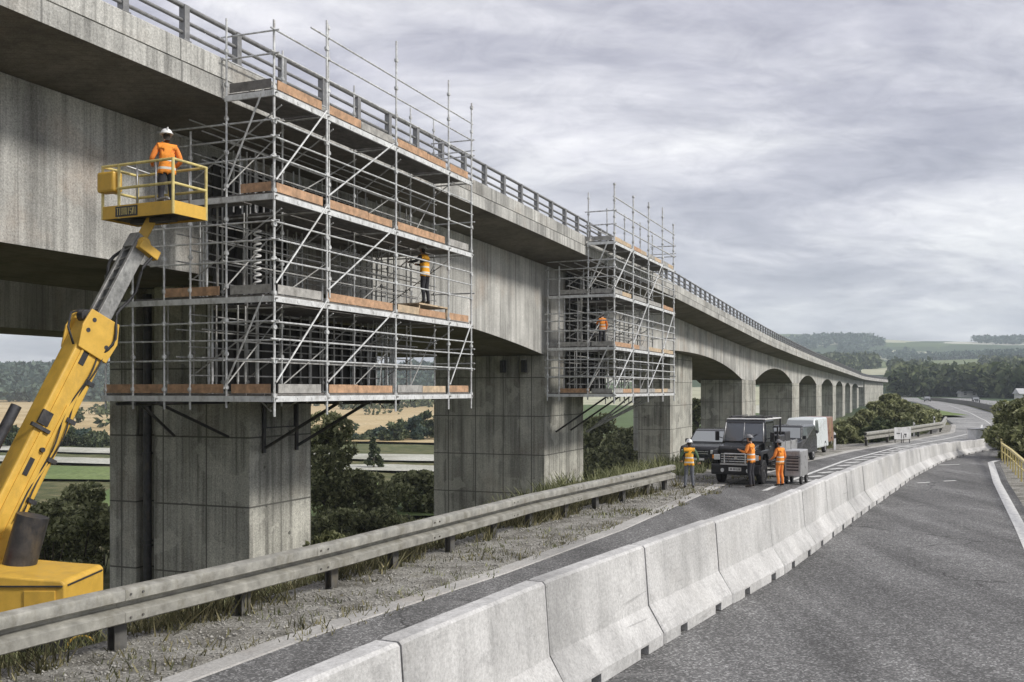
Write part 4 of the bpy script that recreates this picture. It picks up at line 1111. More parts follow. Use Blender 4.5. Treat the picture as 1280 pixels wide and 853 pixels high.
g = MB(); g.box((-.62,2.87,.72),(.62,2.95,.78)); g.tube((-.45,2.90,.75),(-.45,2.90,1.12),.025,6); g.tube((.45,2.90,.75),(.45,2.90,1.12),.025,6); g.tube((-.45,2.90,1.12),(.45,2.90,1.12),.025,6)
g.build('bull_bar', M['silver'], truck)
g = MB(); g.box((-.66,2.68,.78),(.66,2.705,1.14)); gr = g.build('grille', M['black'], truck)
for k in range(4):
    q = MB(); q.box((-.66,2.703,.81+k*.088),(.66,2.735,.85+k*.088)); q.build('grille_bar', M['chrome'], gr, bevel=.006)
g = MB(); slab(g, [(2.55,.36),(2.82,.36),(2.86,.42),(2.86,.70),(2.82,.74),(2.55,.74)], 1.05); bp = g.build('bumper', M['black'], truck, bevel=.03)
for s in (-1,1):
    q = MB(); q.tube((s*.55,2.85,.52),(s*.55,2.875,.52),.075,14); q.build('fog_lamp', M['lamp'], bp)
g = MB(); g.box((-.27,2.862,.50),(.27,2.878,.63)); pl = g.build('number_plate', M['white'], truck)
q = MB()
for k, x in enumerate((-.2,-.14,-.05,.01,.07,.15,.2)): q.box((x-.016,2.8785,.53),(x+.012,2.882,.60))
q.build('plate_strokes', M['black'], pl)
g = MB(); g.tube((0,2.74,.97),(0,2.76,.97),.07,16); g.build('badge', M['chrome'], truck)
g = MB(); g.box((-1.05,-2.85,.80),(1.05,.02,.92)); g.build('bed_floor', M['dark'], truck)
for s in (-1,1):
    g = MB(); g.box((min(s*1.05,s*1.09),-2.85,.86),(max(s*1.05,s*1.09),.02,1.42))
    for y in (-2.8,-1.85,-.9,-.05): g.box((min(s*1.06,s*1.12),y-.04,.82),(max(s*1.06,s*1.12),y+.04,1.45))
    g.build('side_board', M['silver'], truck, bevel=.008)
g = MB()
for x in (-1.0,-.5,0,.5,1.0): g.box((x-.03,-.0,.92),(x+.03,.06,2.0))
for z in (1.45,1.98): g.box((-1.03,.0,z),(1.03,.06,z+.06))
g.build('headboard', M['dark'], truck)
for x in (-.82,.82):
    g = MB(); g.box((x-.035,-1.08,.92),(x+.035,-1.01,2.30)); g.build('canopy_post', M['dark'], truck)
g = MB()
for x, y, h_ in ((-.6,-.8,.75),(.35,-.7,.95),(.4,-1.9,.65),(-.5,-2.1,.85)): g.box((x-.38,y-.45,.925),(x+.38,y+.45,.925+h_))
g.build('load', M['dark'], truck, bevel=.04)
truck.scale = (.86,.97,1.02)
for s in (-1,1):
    for y in (2.0,-1.7): wheel(truck, (s*.88,y,.44), .44, .26, 0, 'dark')

def car(name, label, cat, loc, rz, prof, x, belt, top, paint, glass, wheels, wr=.33, taper=.14, lights='lamp', group=None, rails=True, dark_low=True):
    r_ = empty(name, loc, rz, label=label, cat=cat, group=group)
    g = MB(); slab(g, prof, x, taper, belt, top); g.build('body', M[paint], r_, bevel=.10, segs=3)
    yf = max(p[0] for p in prof)
    (ya, za, yb, zb) = glass
    xa = x*(1-taper*max(0,(za-belt)/(top-belt)))-.10; xb = x*(1-taper*max(0,(zb-belt)/(top-belt)))-.10
    windscreen(r_, xa, xb, ya, za, yb, zb, 'glassl')
    for s in (-1,1):
        kx = lambda z: x*(1-taper*max(0,(z-belt)/(top-belt)))+.004
        z0, z1 = belt+.04, top-.12; y1 = ya-.22
        vs = [(s*kx(z0),y1-1.15,z0),(s*kx(z0),y1,z0),(s*kx(z1),y1-(ya-yb)*.75,z1),(s*kx(z1),y1-1.15,z1)]
        vi = [(s*(kx(z)-.03),y,z) for _, y, z in vs]
        g = MB(); g.add(vs+vi, [(0,1,2,3),(4,7,6,5),(0,4,5,1),(1,5,6,2),(2,6,7,3),(3,7,4,0)]); g.build('side_window', M['glass'], r_)
        g = MB(); g.box((s*x*.72-.15,yf-.06,.66),(s*x*.72+.15,yf+.012,.82)); g.build('headlight', M['lamp'], r_, bevel=.02)
        g = MB(); g.box((s*(x+.09)-.09,ya-.20,belt+.02),(s*(x+.09)+.09,ya-.10,belt+.2)); g.build('mirror', M['black'], r_, bevel=.03)
        for y in wheels: wheel(r_, (s*(x-.11),y,wr), wr, .22, 0, 'silver')
    g = MB(); g.box((-x*.45,yf-.05,.60),(x*.45,yf+.008,.80)); gq = g.build('grille', M['black'], r_)
    for k in range(2):
        q = MB(); q.box((-x*.45,yf+.004,.64+k*.09),(x*.45,yf+.016,.67+k*.09)); q.build('grille_bar', M['chrome'], gq)
    g = MB(); g.box((-x*.98,yf-.12,.26),(x*.98,yf+.05,.50)); g.build('bumper', M['black'], r_, bevel=.04)
    g = MB(); g.box((-.25,yf+.052,.36),(.25,yf+.062,.46)); g.build('number_plate', M['white'], r_)
    return r_
M['vanred'] = simple('faded_red_van_paint', (.26,.13,.09), .35, 0, .25, 2, (.35,.28,.12))
t = NT('glass_light'); M['glassl'] = t.fin((.30,.32,.33), .08, 0, 1.0)
suv = [(-2.2,.30),(2.1,.30),(2.2,.45),(2.18,.85),(2.05,.98),(1.05,1.08),(.45,1.62),(.25,1.68),(-2.0,1.66),(-2.18,1.1)]
car('estate_car', 'black estate car parked left of the truck, partly behind the standing worker', 'car', (9.35,46.2,.004), HD, suv, .92, 1.05, 1.68, 'carblack', (1.01,1.13,.49,1.58), (1.4,-1.35))
pick = [(-2.5,.40),(2.3,.40),(2.4,.55),(2.38,1.0),(2.25,1.12),(1.25,1.20),(.75,1.80),(.55,1.86),(-2.3,1.84),(-2.48,1.2)]
car('off_road_car', 'dark boxy off-road car with pale windscreen parked behind the truck', 'car', (13.55,48.6,.004), HD, pick, .95, 1.18, 1.86, 'carblack', (1.21,1.25,.79,1.75), (1.55,-1.5), .38, .13).scale = (.84,.9,.95)
van = [(-2.6,.34),(2.4,.34),(2.55,.5),(2.52,.95),(2.3,1.1),(1.75,1.25),(1.15,1.98),(.95,2.05),(-2.5,2.05),(-2.6,1.9)]
car('white_van', 'white van parked third in the line behind the truck', 'van', (16.0,54.6,.004), HD, van, .97, 1.2, 2.05, 'carwhite', (1.70,1.31,1.19,1.93), (1.7,-1.6), .35, .11).scale = (.84,.85,.95)
tr = [(-2.2,.34),(2.0,.34),(2.1,.5),(2.08,.95),(1.9,1.1),(1.45,1.2),(.95,1.82),(.8,1.88),(-2.1,1.88),(-2.2,1.8)]
car('service_van', 'small red and yellow service van last in the line of parked vehicles', 'van', (18.15,60.0,.004), HD, tr, .92, 1.15, 1.88, 'vanred', (1.41,1.26,.99,1.77), (1.4,-1.35), .33, .11).scale = (.84,.85,.98)

# low trailer with small wheels in front of the off-road car
tl = empty('flat_trailer', (12.35,45.4,.004), HD, label='low pale flat trailer standing in front of the dark off-road car', cat='trailer')
g = MB(); g.box((-.8,-.9,.48),(.8,.9,.56)); g.build('platform', M['silver'], tl, bevel=.01)
for s in (-1,1):
    g = MB(); g.box((min(s*.8,s*.84),-.9,.44),(max(s*.8,s*.84),.9,.72)); g.build('side_rail', M['silver'], tl, bevel=.01)
    wheel(tl, (s*.72,-.2,.26), .26, .18, 0, 'silver')
g = MB(); g.beam((0,.9,.5),(0,1.6,.42),.08,.08); g.tube((0,1.55,.0),(0,1.55,.6),.03,8); g.build('drawbar', M['dark'], tl)

# equipment trolley / generator beside the truck: grey cabinet with hoses
ge = empty('generator', (10.62,37.35,.004), HD, label='pale grey generator cabinet on small wheels right of the truck, behind the worker', cat='generator')
g = MB(); g.box((-.30,-.6,.28),(.30,.6,1.25)); cbn = g.build('cabinet', M['silver'], ge, bevel=.04)
q = MB()
for k in range(5): q.box((-.22,.603,.5+k*.11),(.22,.615,.55+k*.11))
q.build('louvre', M['dark'], cbn)
for s in (-1,1):
    for y in (-.4,.4): wheel(ge, (s*.27,y,.15), .15, .09, 0, 'silver')
g = MB(); g.tube((-.25,.6,1.0),(-.25,.85,1.05),.02,6); g.tube((.25,.6,1.0),(.25,.85,1.05),.02,6); g.tube((-.25,.85,1.05),(.25,.85,1.05),.02,6); g.build('handle', M['dark'], ge)

# ------------------------------------------------------------------ small roadside things
for k, (x, lab) in enumerate(((25.35,'white notice board on posts by the far guardrail, left of the pair'),(26.0,'white notice board on posts by the far guardrail, right of the pair'))):
    s_ = empty('notice_board', (x-.15,65.2+k*.3,0), R(8), label=lab, cat='sign', group='white notice boards')
    g = MB(); g.box((-.30,-.02,.25),(.30,.02,1.02)); b_ = g.build('panel', M['white'], s_, bevel=.008)
    for xx in (-.22,.22):
        g = MB(); g.box((xx-.02,.022,0),(xx+.02,.06,1.0)); g.build('post', M['dark'], s_)
    g = MB()
    if k == 0: g.box((.16,-.0235,.3),(.21,-.0205,.68)); g.box((-.14,-.0235,.6),(.1,-.0205,.66))
    else: g.box((-.24,-.0235,.3),(-.19,-.0205,.5)); g.box((-.2,-.0235,.52),(-.02,-.0205,.60)); g.box((-.1,-.0235,.36),(-.04,-.0205,.52))
    g.build('mark', M['dark'], b_)
be = empty('warning_beacon', (28.9,58.0,-.02), R(-15), label='red and white striped warning post at the end of the yellow railing', cat='beacon')
g = MB(); g.box((-.14,-.025,.3),(.14,.025,1.25)); pn = g.build('panel', M['white'], be, bevel=.01)
g = MB()
for k in range(3): g.add([(-.14,-.028,.36+k*.3),(.14,-.028,.48+k*.3),(.14,-.028,.62+k*.3),(-.14,-.028,.50+k*.3)], [(0,1,2,3)])
for k in range(3): g.add([(-.14,.028,.36+k*.3),(.14,.028,.48+k*.3),(.14,.028,.62+k*.3),(-.14,.028,.50+k*.3)], [(3,2,1,0)])
g.build('stripe', M['red'], pn)
g = MB(); g.box((-.03,-.03,.1),(.03,.03,.35)); g.build('stem', M['dark'], be)
g = MB(); g.loft([[(.32*k*cx, .22*k*cy, z) for cx, cy in ((-1,-1),(1,-1),(1,1),(-1,1))] for k, z in ((1,0),(1,.07),(.6,.14))]); g.build('foot', M['black'], be)
ca = empty('roadside_cabinet', (32.3,69.5,0), R(38), label='low white roadside cabinet beyond the end of the barrier row', cat='cabinet')
g = MB(); g.box((-.7,-.3,.05),(.7,.3,.75)); g.build('housing', M['white'], ca, bevel=.02)
for x in (-.35,.35):
    g = MB(); g.box((x-.32,-.312,.1),(x+.32,-.302,.70)); g.build('door', M['white'], ca, bevel=.004)
g = MB(); g.box((-.75,-.34,.752),(.75,.34,.80)); g.build('lid', M['silver'], ca, bevel=.01)
dlab = ['slim white delineator post by the far guardrail left of the notice boards','slim white delineator post beside the bend, right of the notice boards','dark slim marker post in the grass at the bend']
for k, (y, dx) in enumerate(((57.9,-.55),(75.0,-.7),(92,-.9))):
    d_ = empty('delineator_post', (gx(y)+dx, y, -.05), 0, label=dlab[k], cat='post', group='delineator posts')
    g = MB(); g.prism([(-.06,0),(.06,0),(.06,1.0),(-.06,1.12)], -.05, .05, 'y'); g.build('shaft', M['white'], d_)
    g = MB(); g.box((-.062,-.055,.72),(.062,-.0505,.92)); g.build('band', M['black'], d_)
# two cars far along the bend, houses and sheds at the wood's edge
cb = [(-2.1,.25),(2.0,.25),(2.1,.5),(2.0,.85),(1.1,.95),(.5,1.42),(-1.0,1.45),(-1.7,1.0),(-2.1,.95)]
car('distant_car', 'tiny dark car driving far up the winding road', 'car', (.5*(lx(288)+rx(288)),288,.01), R(180-22), cb, .88, .93, 1.45, 'cargrey', (1.05,1.0,.55,1.36), (1.3,-1.3), .32)
car('distant_car', 'tiny dark car on the pale carriageway right of the median', 'car', (rx(262)+7,262,.06), R(180-22), cb, .88, .93, 1.45, 'carblack', (1.05,1.0,.55,1.36), (1.3,-1.3), .32)
def house(name, label, x, y, w, d, h, rh, rz=0, roof='roof', cat='house'):
    z = hz(x, y)-.3; r_ = empty(name, (x,y,z), rz, label=label, cat=cat)
    g = MB(); g.box((-w/2,-d/2,0),(w/2,d/2,h)); g.build('wall', M['plaster'], r_)
    g = MB(); g.prism([(-d/2-.5,h+.01),(d/2+.5,h+.01),(0,h+rh)], -w/2-.5, w/2+.5, 'x'); g.build('roof', M[roof], r_)
    nn = max(2, int(w/3.2))
    for k in range(nn):
        xx = -w/2 + (k+.5)*w/nn; g = MB(); g.box((xx-.55,-d/2-.05,1.2),(xx+.55,-d/2+.03,2.6)); g.build('window', M['glass'], r_)
    g = MB(); g.box((w*.32,-.4,h+rh*.4),(w*.32+.7,.3,h+rh+.7)); g.build('chimney', M['plaster'], r_)
    return r_
house('house', 'white house with pale roof among the trees at the right edge', 160, 308, 8, 7, 2.4, 1.7, R(-12))
house('shed', 'tiny pale shed at the foot of the far wood', 196, 430, 7, 5, 1.8, 1.2, R(-8), cat='shed')
house('farmhouse', 'small white farmhouse halfway up the wooded slope', 330, 1010, 16, 11, 5.5, 4, R(10))

# ------------------------------------------------------------------ trees and bushes
def leaves(n, centres, radii, size, seed, shell=.80):
    g = np.random.default_rng(seed); k = g.integers(0, len(centres), n); c = np.asarray(centres)[k]; r = np.asarray(radii)[k]
    d = g.normal(size=(n,3)); d /= np.linalg.norm(d, axis=1)[:,None]
    p = c + d*(r*(g.uniform(shell**3, 1.12, n)**(1/3)))[:,None]*np.array([1,1,.82])
    a = g.normal(size=(n,3)); a /= np.linalg.norm(a, axis=1)[:,None]
    b = np.cross(a, g.normal(size=(n,3))); b /= np.linalg.norm(b, axis=1)[:,None]
    s = size*g.uniform(.55,1.4,n)[:,None]
    q = np.stack([p-a*s, p+b*s*.48-a*s*.1, p+a*s, p-b*s*.48-a*s*.1], 1).reshape(-1,3)
    return q
def crown_plan(h, w, base, nc, seed, cone=0):
    g = np.random.default_rng(seed); cs = []; rs = []
    for i in range(nc):
        f = g.uniform(0,1)**.85; z = base + (h-base)*f
        prof = (math.sin(math.pi*min(1,.18+.80*f)))**.7 if not cone else (1-f*.92)
        ang = g.uniform(0, 2*math.pi); rad = w*prof*g.uniform(.35,.95)
        cs.append((rad*math.cos(ang), rad*math.sin(ang), z)); rs.append(w*g.uniform(.20,.42)*(1-.45*f*(cone or .5)))
    return cs, rs
TREE_N = [0]
def tree(name, label, loc, h, w, n, size, mat, base=.18, nc=26, cone=0, group=None, cat='tree', trunk=True, seed=None):
    TREE_N[0] += 1; seed = seed or (TREE_N[0]*13+5)
    loc = (loc[0], loc[1], hz(loc[0],loc[1])-.1 if len(loc) < 3 else loc[2])
    r_ = empty(name, loc, random.uniform(0,6.28), label=label, cat=cat, group=group)
    cs, rs = crown_plan(h*.93, w, h*base, nc, seed, cone)
    q = leaves(n, cs, rs, size, seed); F = np.arange(len(q)).reshape(-1,4)
    np_mesh('crown' if trunk else 'foliage', q, F, M[mat], r_)
    if trunk:
        g = MB(); g.path([(0,0,-.3),(.04*h*.1,0,h*.25),(-.02*h*.1,.02*h,h*.5),(0,0,h*.85)], [.035*h,.027*h,.018*h,.005*h], 8)
        for i in range(0, min(len(cs),12)):
            c = Vector(cs[i]); z0 = max(.1*h, c.z*.62); g.path([(0,0,z0),(c.x*.5,c.y*.5,(z0+c.z)/2+.03*h),tuple(c)], [.012*h,.008*h,.003*h], 5)
        g.build('trunk', M['trunk'], r_, smooth=True)
    else:
        g = MB()
        for i in range(min(len(cs),10)):
            c = Vector(cs[i]); g.path([(c.x*.15,c.y*.15,-.2),(c.x*.5,c.y*.5,c.z*.55),tuple(c)], [.02*h*.5,.012*h*.5,.005*h*.5], 5)
        g.build('stem', M['trunk'], r_, smooth=True)
    return r_
def pxy(px, Y): return ((px-640)/1250*Y, Y)
gB = 'bushes between the viaduct and the road'
near = [ # name,label,px,Y,top px,w,n,size,mat
 ('bush','dense olive bush between the lift and the nearest pier',98,62,603,2.7,5600,.17,'leaf'),
 ('bush','wide leafy bush at the left edge behind the boom lift',30,60,628,3.0,5200,.17,'leaf'),
 ('bush','rounded bush just behind the lift turntable',64,58,625,2.7,4600,.16,'leaf'),
 ('bush','low bush tucked against the left side of the nearest pier',128,66,632,2.0,4200,.17,'leaf'),
 ('deciduous_tree','tall leafy tree just right of the nearest pier',408,86,512,3.3,9000,.23,'leaf'),
 ('deciduous_tree','shorter round tree low beside the tall leafy tree right of the nearest pier',448,92,592,3.2,6500,.23,'leaf'),
 ('deciduous_tree','round leafy tree against the left side of the second pier',520,98,592,3.3,7000,.24,'leaf'),
 ('bush','low bush behind the guardrail in the gap between first and second pier',484,80,640,2.9,5200,.20,'leaf'),
 ('bush','second low bush in the gap, beside the nearest pier',425,76,640,2.8,5200,.20,'leaf'),
 ('bush','ragged shrub behind the guardrail right of the nearest pier',414,29,668,.9,3000,.08,'leaf'),
 ('deciduous_tree','leafy tree filling the gap right of the second pier',752,140,522,4.6,8000,.34,'leaf'),
 ('deciduous_tree','leafy tree in front of the third pier',786,135,536,4.2,7000,.33,'leaf'),
 ('deciduous_tree','pale leafy tree in the narrow gap behind the parked vehicles',872,165,500,3.6,5000,.36,'leaf'),
 ('bush','broad bush low in the gap between second and third pier',768,120,562,4.6,7000,.30,'leaf'),
]
for nm, lab, px, Y, top, w, n, sz, mt in near:
    x, y = pxy(px, Y); z0 = hz(x, y); zt = 3.5+(487-top)/1250*Y
    tree(nm, lab, (x, y), max(1.5, zt-z0), w*1.15, int(n*.8), sz*1.05, mt, base=.10 if nm == 'bush' else .12, trunk=nm != 'bush', nc=20 if nm == 'bush' else 30, cat='bush' if nm == 'bush' else 'tree')
mid = [(1052,86,532,'leftmost low shrub at the foot of the arches'),(1066,92,520,'second low shrub from the left at the foot of the arches'),(1082,98,512,'grey green shrub under the far arches'),(1096,104,500,'broad tall shrub in front of the last arches'),(1112,108,492,'tallest pale olive shrub hiding the end of the viaduct'),
       (1126,104,500,'bushy shrub above the notice boards'),(1140,108,506,'rounded shrub right of the tallest shrub'),(1152,112,518,'low shrub near the bend of the guardrail'),(1164,116,524,'last small shrub at the bend of the guardrail'),(1104,88,524,'dark low shrub behind the notice boards'),(1132,92,530,'dark low shrub behind the distant guardrail')]
for px, Y, top, lab in mid:
    x, y = pxy(px, Y); zt = 3.5+(487-top)/1250*Y
    x = min(x, gx(y)-1.6); z0 = hz(x, y)
    tree('shrub', lab, (x, y), max(1.6, zt-z0), 1.9+.012*(Y-80), 4200, .23, 'leaf' if 'dark' not in lab else 'leaf_dark', base=.08, nc=18, group=gB, cat='bush', trunk=False)
for px, Y, top, w, lab in ((1270,62,508,1.7,'leafy bush at the right edge beyond the yellow railing'),(1285,58,492,2.3,'tall bush cut by the right edge of the view'),(1300,50,500,2.2,'bush outside the right edge beside the railing'),(1280,68,500,1.9,'bush behind the tall right edge bush')):
    x, y = pxy(px, Y); zt = 3.5+(487-top)/1250*Y; z0 = hz(x, y)
    tree('bush', lab, (x, y), max(1.4, zt-z0), w, 4200, .17, 'leaf', base=.06, nc=22, cat='bush', trunk=False, group='bushes at the right edge')
# tree rows out in the valley
rows = [(-6,205,536),(12,212,532),(30,208,538),(48,218,536),(66,214,530),(84,210,534),(102,216,537),(118,208,541),(130,214,545),
        (436,235,545),(450,228,548),(464,240,540),(478,232,536),(492,226,530),(506,236,524),(520,230,518),(534,238,514),(548,232,516)]
wl = ['second','third','fourth','fifth','sixth','seventh','eighth','ninth']
for k, (px, Y, top) in enumerate(rows):
    x, y = pxy(px, Y); z0 = hz(x, y); zt = 3.5+(487-top)/1250*Y
    side_ = ' dark tree from the left in the far row left of the nearest pier' if k < 9 else ' dark tree from the left in the row between the two nearest piers'
    kk = k if k < 9 else k-9
    lab = ('first' if kk == 0 else wl[kk-1])+side_
    tree('field_tree', lab, (x, y), zt-z0, 3.3 if k < 9 else 3.0, 900, .62, 'leaf_dark' if k % 3 else 'leaf_blue', base=.12, nc=16, group='trees along the wheat field')
x, y = pxy(467,150); tree('conifer', 'small dark conifer standing alone on the green field between the piers', (x,y), 5.2, 1.5, 1300, .3, 'leaf_dark', base=.08, nc=24, cone=1)

def forest(name, pts, hmin, hmax, per, size, mat, seed):
    g = np.random.default_rng(seed); P = np.array(pts); n = len(P); z = height(P[:,0], P[:,1])
    hh = g.uniform(hmin, hmax, n); k = np.repeat(np.arange(n), per); m = len(k)
    d = g.normal(size=(m,3)); d /= np.linalg.norm(d, axis=1)[:,None]; rad = g.uniform(.55,1.05,m)
    f = d[:,2]*.5+.5
    p = np.stack([P[k,0]+d[:,0]*rad*hh[k]*.40, P[k,1]+d[:,1]*rad*hh[k]*.40, z[k]+hh[k]*(.52+.46*d[:,2]*rad)], 1)
    a = g.normal(size=(m,3)); a /= np.linalg.norm(a, axis=1)[:,None]; b = np.cross(a, g.normal(size=(m,3))); b /= np.linalg.norm(b, axis=1)[:,None]
    s = (hh[k]*size*g.uniform(.6,1.4,m))[:,None]
    q = np.stack([p-a*s, p+b*s*.6, p+a*s, p-b*s*.6], 1).reshape(-1,3)
    o = np_mesh(name, q, np.arange(len(q)).reshape(-1,4), M[mat]); return tag(o, kind='stuff')
def scatter(n, r0, r1, t0, t1, thr, f, seed, keep=None):
    g = np.random.default_rng(seed); out = []
    while len(out) < n:
        r = math.sqrt(g.uniform(r0*r0, r1*r1)); t_ = g.uniform(t0, t1); x, y = r*t_/math.sqrt(1+t_*t_), r/math.sqrt(1+t_*t_)
        if mn.noise(Vector((x*f, y*f, 5.5))) + .3*mn.noise(Vector((x*f*3, y*f*3, 1.5))) < thr: continue
        if keep and not keep(x, y): continue
        out.append((x, y))
    return out
def offroad(x, y): return (x - rx(y)) > 17 + .05*max(0,y-200) if y < 437 else True
forest('wood', scatter(900, 400, 640, .385, .66, -.25, .012, 1, offroad), 9, 15, 46, .15, 'leaf_dark', 1)
forest('wood', scatter(420, 440, 620, .395, .46, -.35, .012, 11, lambda x, y: x > 195), 9, 14, 46, .15, 'leaf_dark', 12)
forest('wood', scatter(1200, 620, 1100, .27, .66, .2, .007, 2), 9, 16, 34, .17, 'leaf_dark', 2)
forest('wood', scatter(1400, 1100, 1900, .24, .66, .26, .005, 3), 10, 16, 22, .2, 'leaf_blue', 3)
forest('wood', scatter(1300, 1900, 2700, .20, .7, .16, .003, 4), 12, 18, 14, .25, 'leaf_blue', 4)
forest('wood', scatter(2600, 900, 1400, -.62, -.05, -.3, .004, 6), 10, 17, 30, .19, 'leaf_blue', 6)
forest('hedge', scatter(320, 250, 820, -.6, -.02, .42, .02, 8), 3, 7, 24, .2, 'leaf_dark', 8)
# weeds and dry grass along the guardrail and on the bank
def weeds(name, n, seed, ymin, ymax, smin, smax, hmax, mat='grass'):
    g = np.random.default_rng(seed); y = g.uniform(ymin, ymax, n)**1.0; s = smin+(smax-smin)*g.uniform(0,1,n)**1.2
    x = np.interp(y, _gy, _gxx) - s/.88
    kk = np.array([mn.noise(Vector((a*.55, b*.55, 9+seed))) for a, b in zip(x, y)]) > (.16 if smin < -1.8 else -.12)
    x, y = x[kk], y[kk]; n = len(x); z = np.where((x > np.interp(y, _gy, _gxx)-.8), .0, height(x, y))
    m = 5; k = np.repeat(np.arange(n), m); N = len(k)
    px = x[k]+g.normal(0,.06,N); py = y[k]+g.normal(0,.06,N); pz = z[k]-.03
    hh = hmax*g.uniform(.2,1,N)**1.5; ang = g.uniform(0,6.28,N); w = g.uniform(.006,.014,N)*(1+y[k]/40); le = g.normal(0,.45,(N,2))*hh[:,None]
    dx, dy = np.cos(ang)*w, np.sin(ang)*w
    q = np.stack([np.stack([px-dx,py-dy,pz],1), np.stack([px+dx,py+dy,pz],1), np.stack([px+le[:,0]+dx*.3,py+le[:,1]+dy*.3,pz+hh],1), np.stack([px+le[:,0]-dx*.3,py+le[:,1]-dy*.3,pz+hh],1)], 1).reshape(-1,3)
    o = np_mesh(name, q, np.arange(len(q)).reshape(-1,4), M[mat]); return tag(o, kind='stuff')
weeds('dry_grass', 8000, 21, 8, 36, .1, 6.5, .55)
weeds('green_grass', 9000, 22, 8, 60, 1.2, 12, .6, 'leaf')
weeds('verge_weeds', 500, 23, 8, 40, -1.5, .4, .13)
def stones(n, seed):
    g = np.random.default_rng(seed); y = 8+34*g.uniform(0,1,n)**1.4; a = np.interp(y,_gy,_gxx)-.8
    b = np.interp(y, [p[0] for p in L_], [p[1] for p in L_])-.32; x = a+(b-a)*g.uniform(0,1,n)
    s = g.uniform(.008,.026,n)*(1+y/60); base = np.array([(1,0,0),(-.5,.87,0),(-.5,-.87,0),(0,0,1.0),(0,0,-.6)])
    v = base[None]*g.uniform(.6,1.4,(n,5,1)); th = g.uniform(0,6.28,n)
    vx = v[:,:,0]*np.cos(th)[:,None]-v[:,:,1]*np.sin(th)[:,None]; vy = v[:,:,0]*np.sin(th)[:,None]+v[:,:,1]*np.cos(th)[:,None]
    V = np.stack([x[:,None]+vx*s[:,None], y[:,None]+vy*s[:,None], .02+v[:,:,2]*s[:,None]*.8], 2).reshape(-1,3)
    f = np.array([(0,1,3),(1,2,3),(2,0,3),(1,0,4),(2,1,4),(0,2,4)]); F = (np.arange(n)[:,None,None]*5+f[None]).reshape(-1,3)
    tag(np_mesh('loose_gravel', V, F, M['stone']), kind='stuff')
stones(5200, 31)
def clump_weeds():
    weeds('verge_weeds', 1100, 41, 8, 40, -1.9, .5, .15, 'leaf')
    weeds('verge_weeds', 1500, 42, 8, 40, -1.9, .5, .18)
clump_weeds()

# ------------------------------------------------------------------ air, sky, sun, camera
hzm = bpy.data.materials.new('air'); hzm.use_nodes = True; nt = hzm.node_tree
for n_ in list(nt.nodes):
    if n_.type == 'BSDF_PRINCIPLED': nt.nodes.remove(n_)
pv = nt.nodes.new('ShaderNodeVolumePrincipled'); pv.inputs['Color'].default_value = (.78,.87,.97,1); pv.inputs['Density'].default_value = .00022; pv.inputs['Anisotropy'].default_value = .2
nt.links.new(pv.outputs[0], [n_ for n_ in nt.nodes if n_.type == 'OUTPUT_MATERIAL'][0].inputs['Volume'])
g = MB(); g.box((-4400,-4400,-16),(4400,4500,330)); tag(g.build('haze', hzm), kind='stuff')

W = bpy.data.worlds.new('World'); scn.world = W; W.use_nodes = True; nt = W.node_tree
bg = nt.nodes['Background']; SUN_EL, SUN_AZ = R(38), R(110)      # azimuth clockwise from +y
sky = nt.nodes.new('ShaderNodeTexSky'); sky.sky_type = 'NISHITA'; sky.sun_disc = False; sky.sun_elevation = SUN_EL; sky.sun_rotation = SUN_AZ
tc = nt.nodes.new('ShaderNodeTexCoord'); sp = nt.nodes.new('ShaderNodeSeparateXYZ'); nt.links.new(tc.outputs['Generated'], sp.inputs[0])
def mth(op, a, b):
    m_ = nt.nodes.new('ShaderNodeMath'); m_.operation = op
    for i, q in enumerate((a, b)):
        if hasattr(q, 'is_output'): nt.links.new(q, m_.inputs[i])
        else: m_.inputs[i].default_value = q
    return m_.outputs[0]
den = mth('ADD', mth('MAXIMUM', sp.outputs[2], 0.0), .24)
cmb = nt.nodes.new('ShaderNodeCombineXYZ')
nt.links.new(mth('DIVIDE', sp.outputs[0], den), cmb.inputs[0]); nt.links.new(mth('DIVIDE', sp.outputs[1], den), cmb.inputs[1])
def wn(scale, det, rough, dist, sc=(1,1,1)):
    mp = nt.nodes.new('ShaderNodeMapping'); mp.inputs['Scale'].default_value = sc; nt.links.new(cmb.outputs[0], mp.inputs[0])
    x = nt.nodes.new('ShaderNodeTexNoise'); x.inputs['Scale'].default_value = scale; x.inputs['Detail'].default_value = det; x.inputs['Roughness'].default_value = rough; x.inputs['Distortion'].default_value = dist
    nt.links.new(mp.outputs[0], x.inputs['Vector']); return x.outputs['Fac']
def wr(fac, st):
    x = nt.nodes.new('ShaderNodeValToRGB'); cr = x.color_ramp
    while len(cr.elements) < len(st): cr.elements.new(.5)
    for e, (p_, c) in zip(cr.elements, st): e.position = p_; e.color = (*c,1)
    nt.links.new(fac, x.inputs[0]); return x.outputs[0]
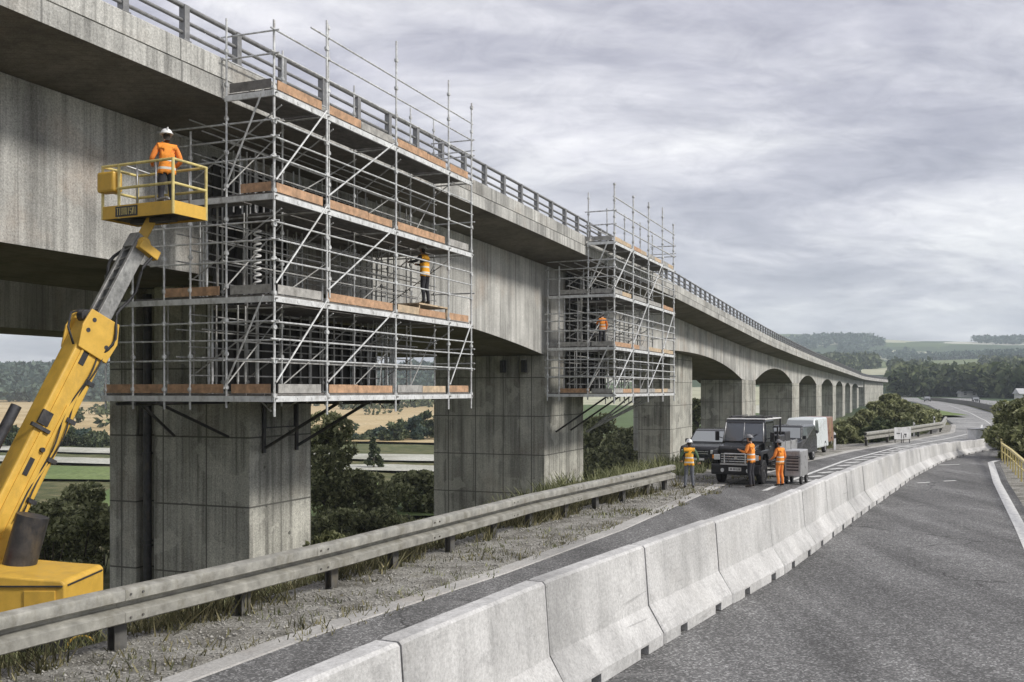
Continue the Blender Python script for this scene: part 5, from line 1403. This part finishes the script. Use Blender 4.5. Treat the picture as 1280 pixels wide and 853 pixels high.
def wm(a, b, f, mode='MIX'):
    x = nt.nodes.new('ShaderNodeMix'); x.data_type = 'RGBA'; x.blend_type = mode; x.clamp_result = False
    for s_, q in ((x.inputs['Factor'],f),(x.inputs['A'],a),(x.inputs['B'],b)):
        if hasattr(q,'is_output'): nt.links.new(q, s_)
        else: s_.default_value = q if not isinstance(q, tuple) else (*q,1)
    return x.outputs['Result']
CL = .68/.1
c1 = wr(wn(1.15, 10, .60, .5, (1,1.2,1)), [(.32,(.27,.265,.315)),(.44,(.36,.352,.40)),(.53,(.50,.49,.525)),(.66,(.70,.69,.69))])
c2 = wr(wn(2.6, 10, .62, .5, (.7,1.5,1)), [(.3,(.66,.66,.70)),(.5,(1,1,1)),(.7,(1.30,1.29,1.26))])
cl = wm(c1, c2, .8, 'MULTIPLY')
c3 = wr(wn(6.5, 12, .7, 1.2, (.9,1.2,1)), [(.36,(.78,.775,.80)),(.5,(1,1,1)),(.62,(1.17,1.165,1.15))])
cl = wm(cl, c3, .6, 'MULTIPLY')
cl = wm(cl, (CL,CL,CL), 1.0, 'MULTIPLY')
fin = wm(sky.outputs[0], cl, .93)
nt.links.new(fin, bg.inputs['Color']); bg.inputs['Strength'].default_value = .1
L = bpy.data.lights.new('sun', 'SUN'); L.energy = 1.5; L.angle = R(10); L.color = (1.0,.96,.89)
so = bpy.data.objects.new('sun', L); COL.objects.link(so); so.location = (60,-30,80)
dirv = Vector((math.sin(SUN_AZ)*math.cos(SUN_EL), math.cos(SUN_AZ)*math.cos(SUN_EL), math.sin(SUN_EL)))
so.rotation_euler = (-dirv).to_track_quat('-Z','Y').to_euler()
cam = bpy.data.cameras.new('camera'); co = bpy.data.objects.new('camera', cam); COL.objects.link(co); scn.camera = co
co.location = (0,0,H); co.rotation_euler = (R(90),0,0); cam.sensor_width = 36; cam.lens = 36*1250/1280
cam.shift_y = (487-426.5)/1280; cam.clip_start = .1; cam.clip_end = 9000
vs = scn.view_settings; vs.view_transform = 'Standard'; vs.look = 'None'; vs.exposure = 1.2; vs.gamma = 1; vs.use_curve_mapping = False
cy = scn.cycles; cy.max_bounces = 8; cy.diffuse_bounces = 5; cy.glossy_bounces = 2; cy.transmission_bounces = 5; cy.volume_bounces = 1; cy.transparent_max_bounces = 6
cy.use_denoising = True
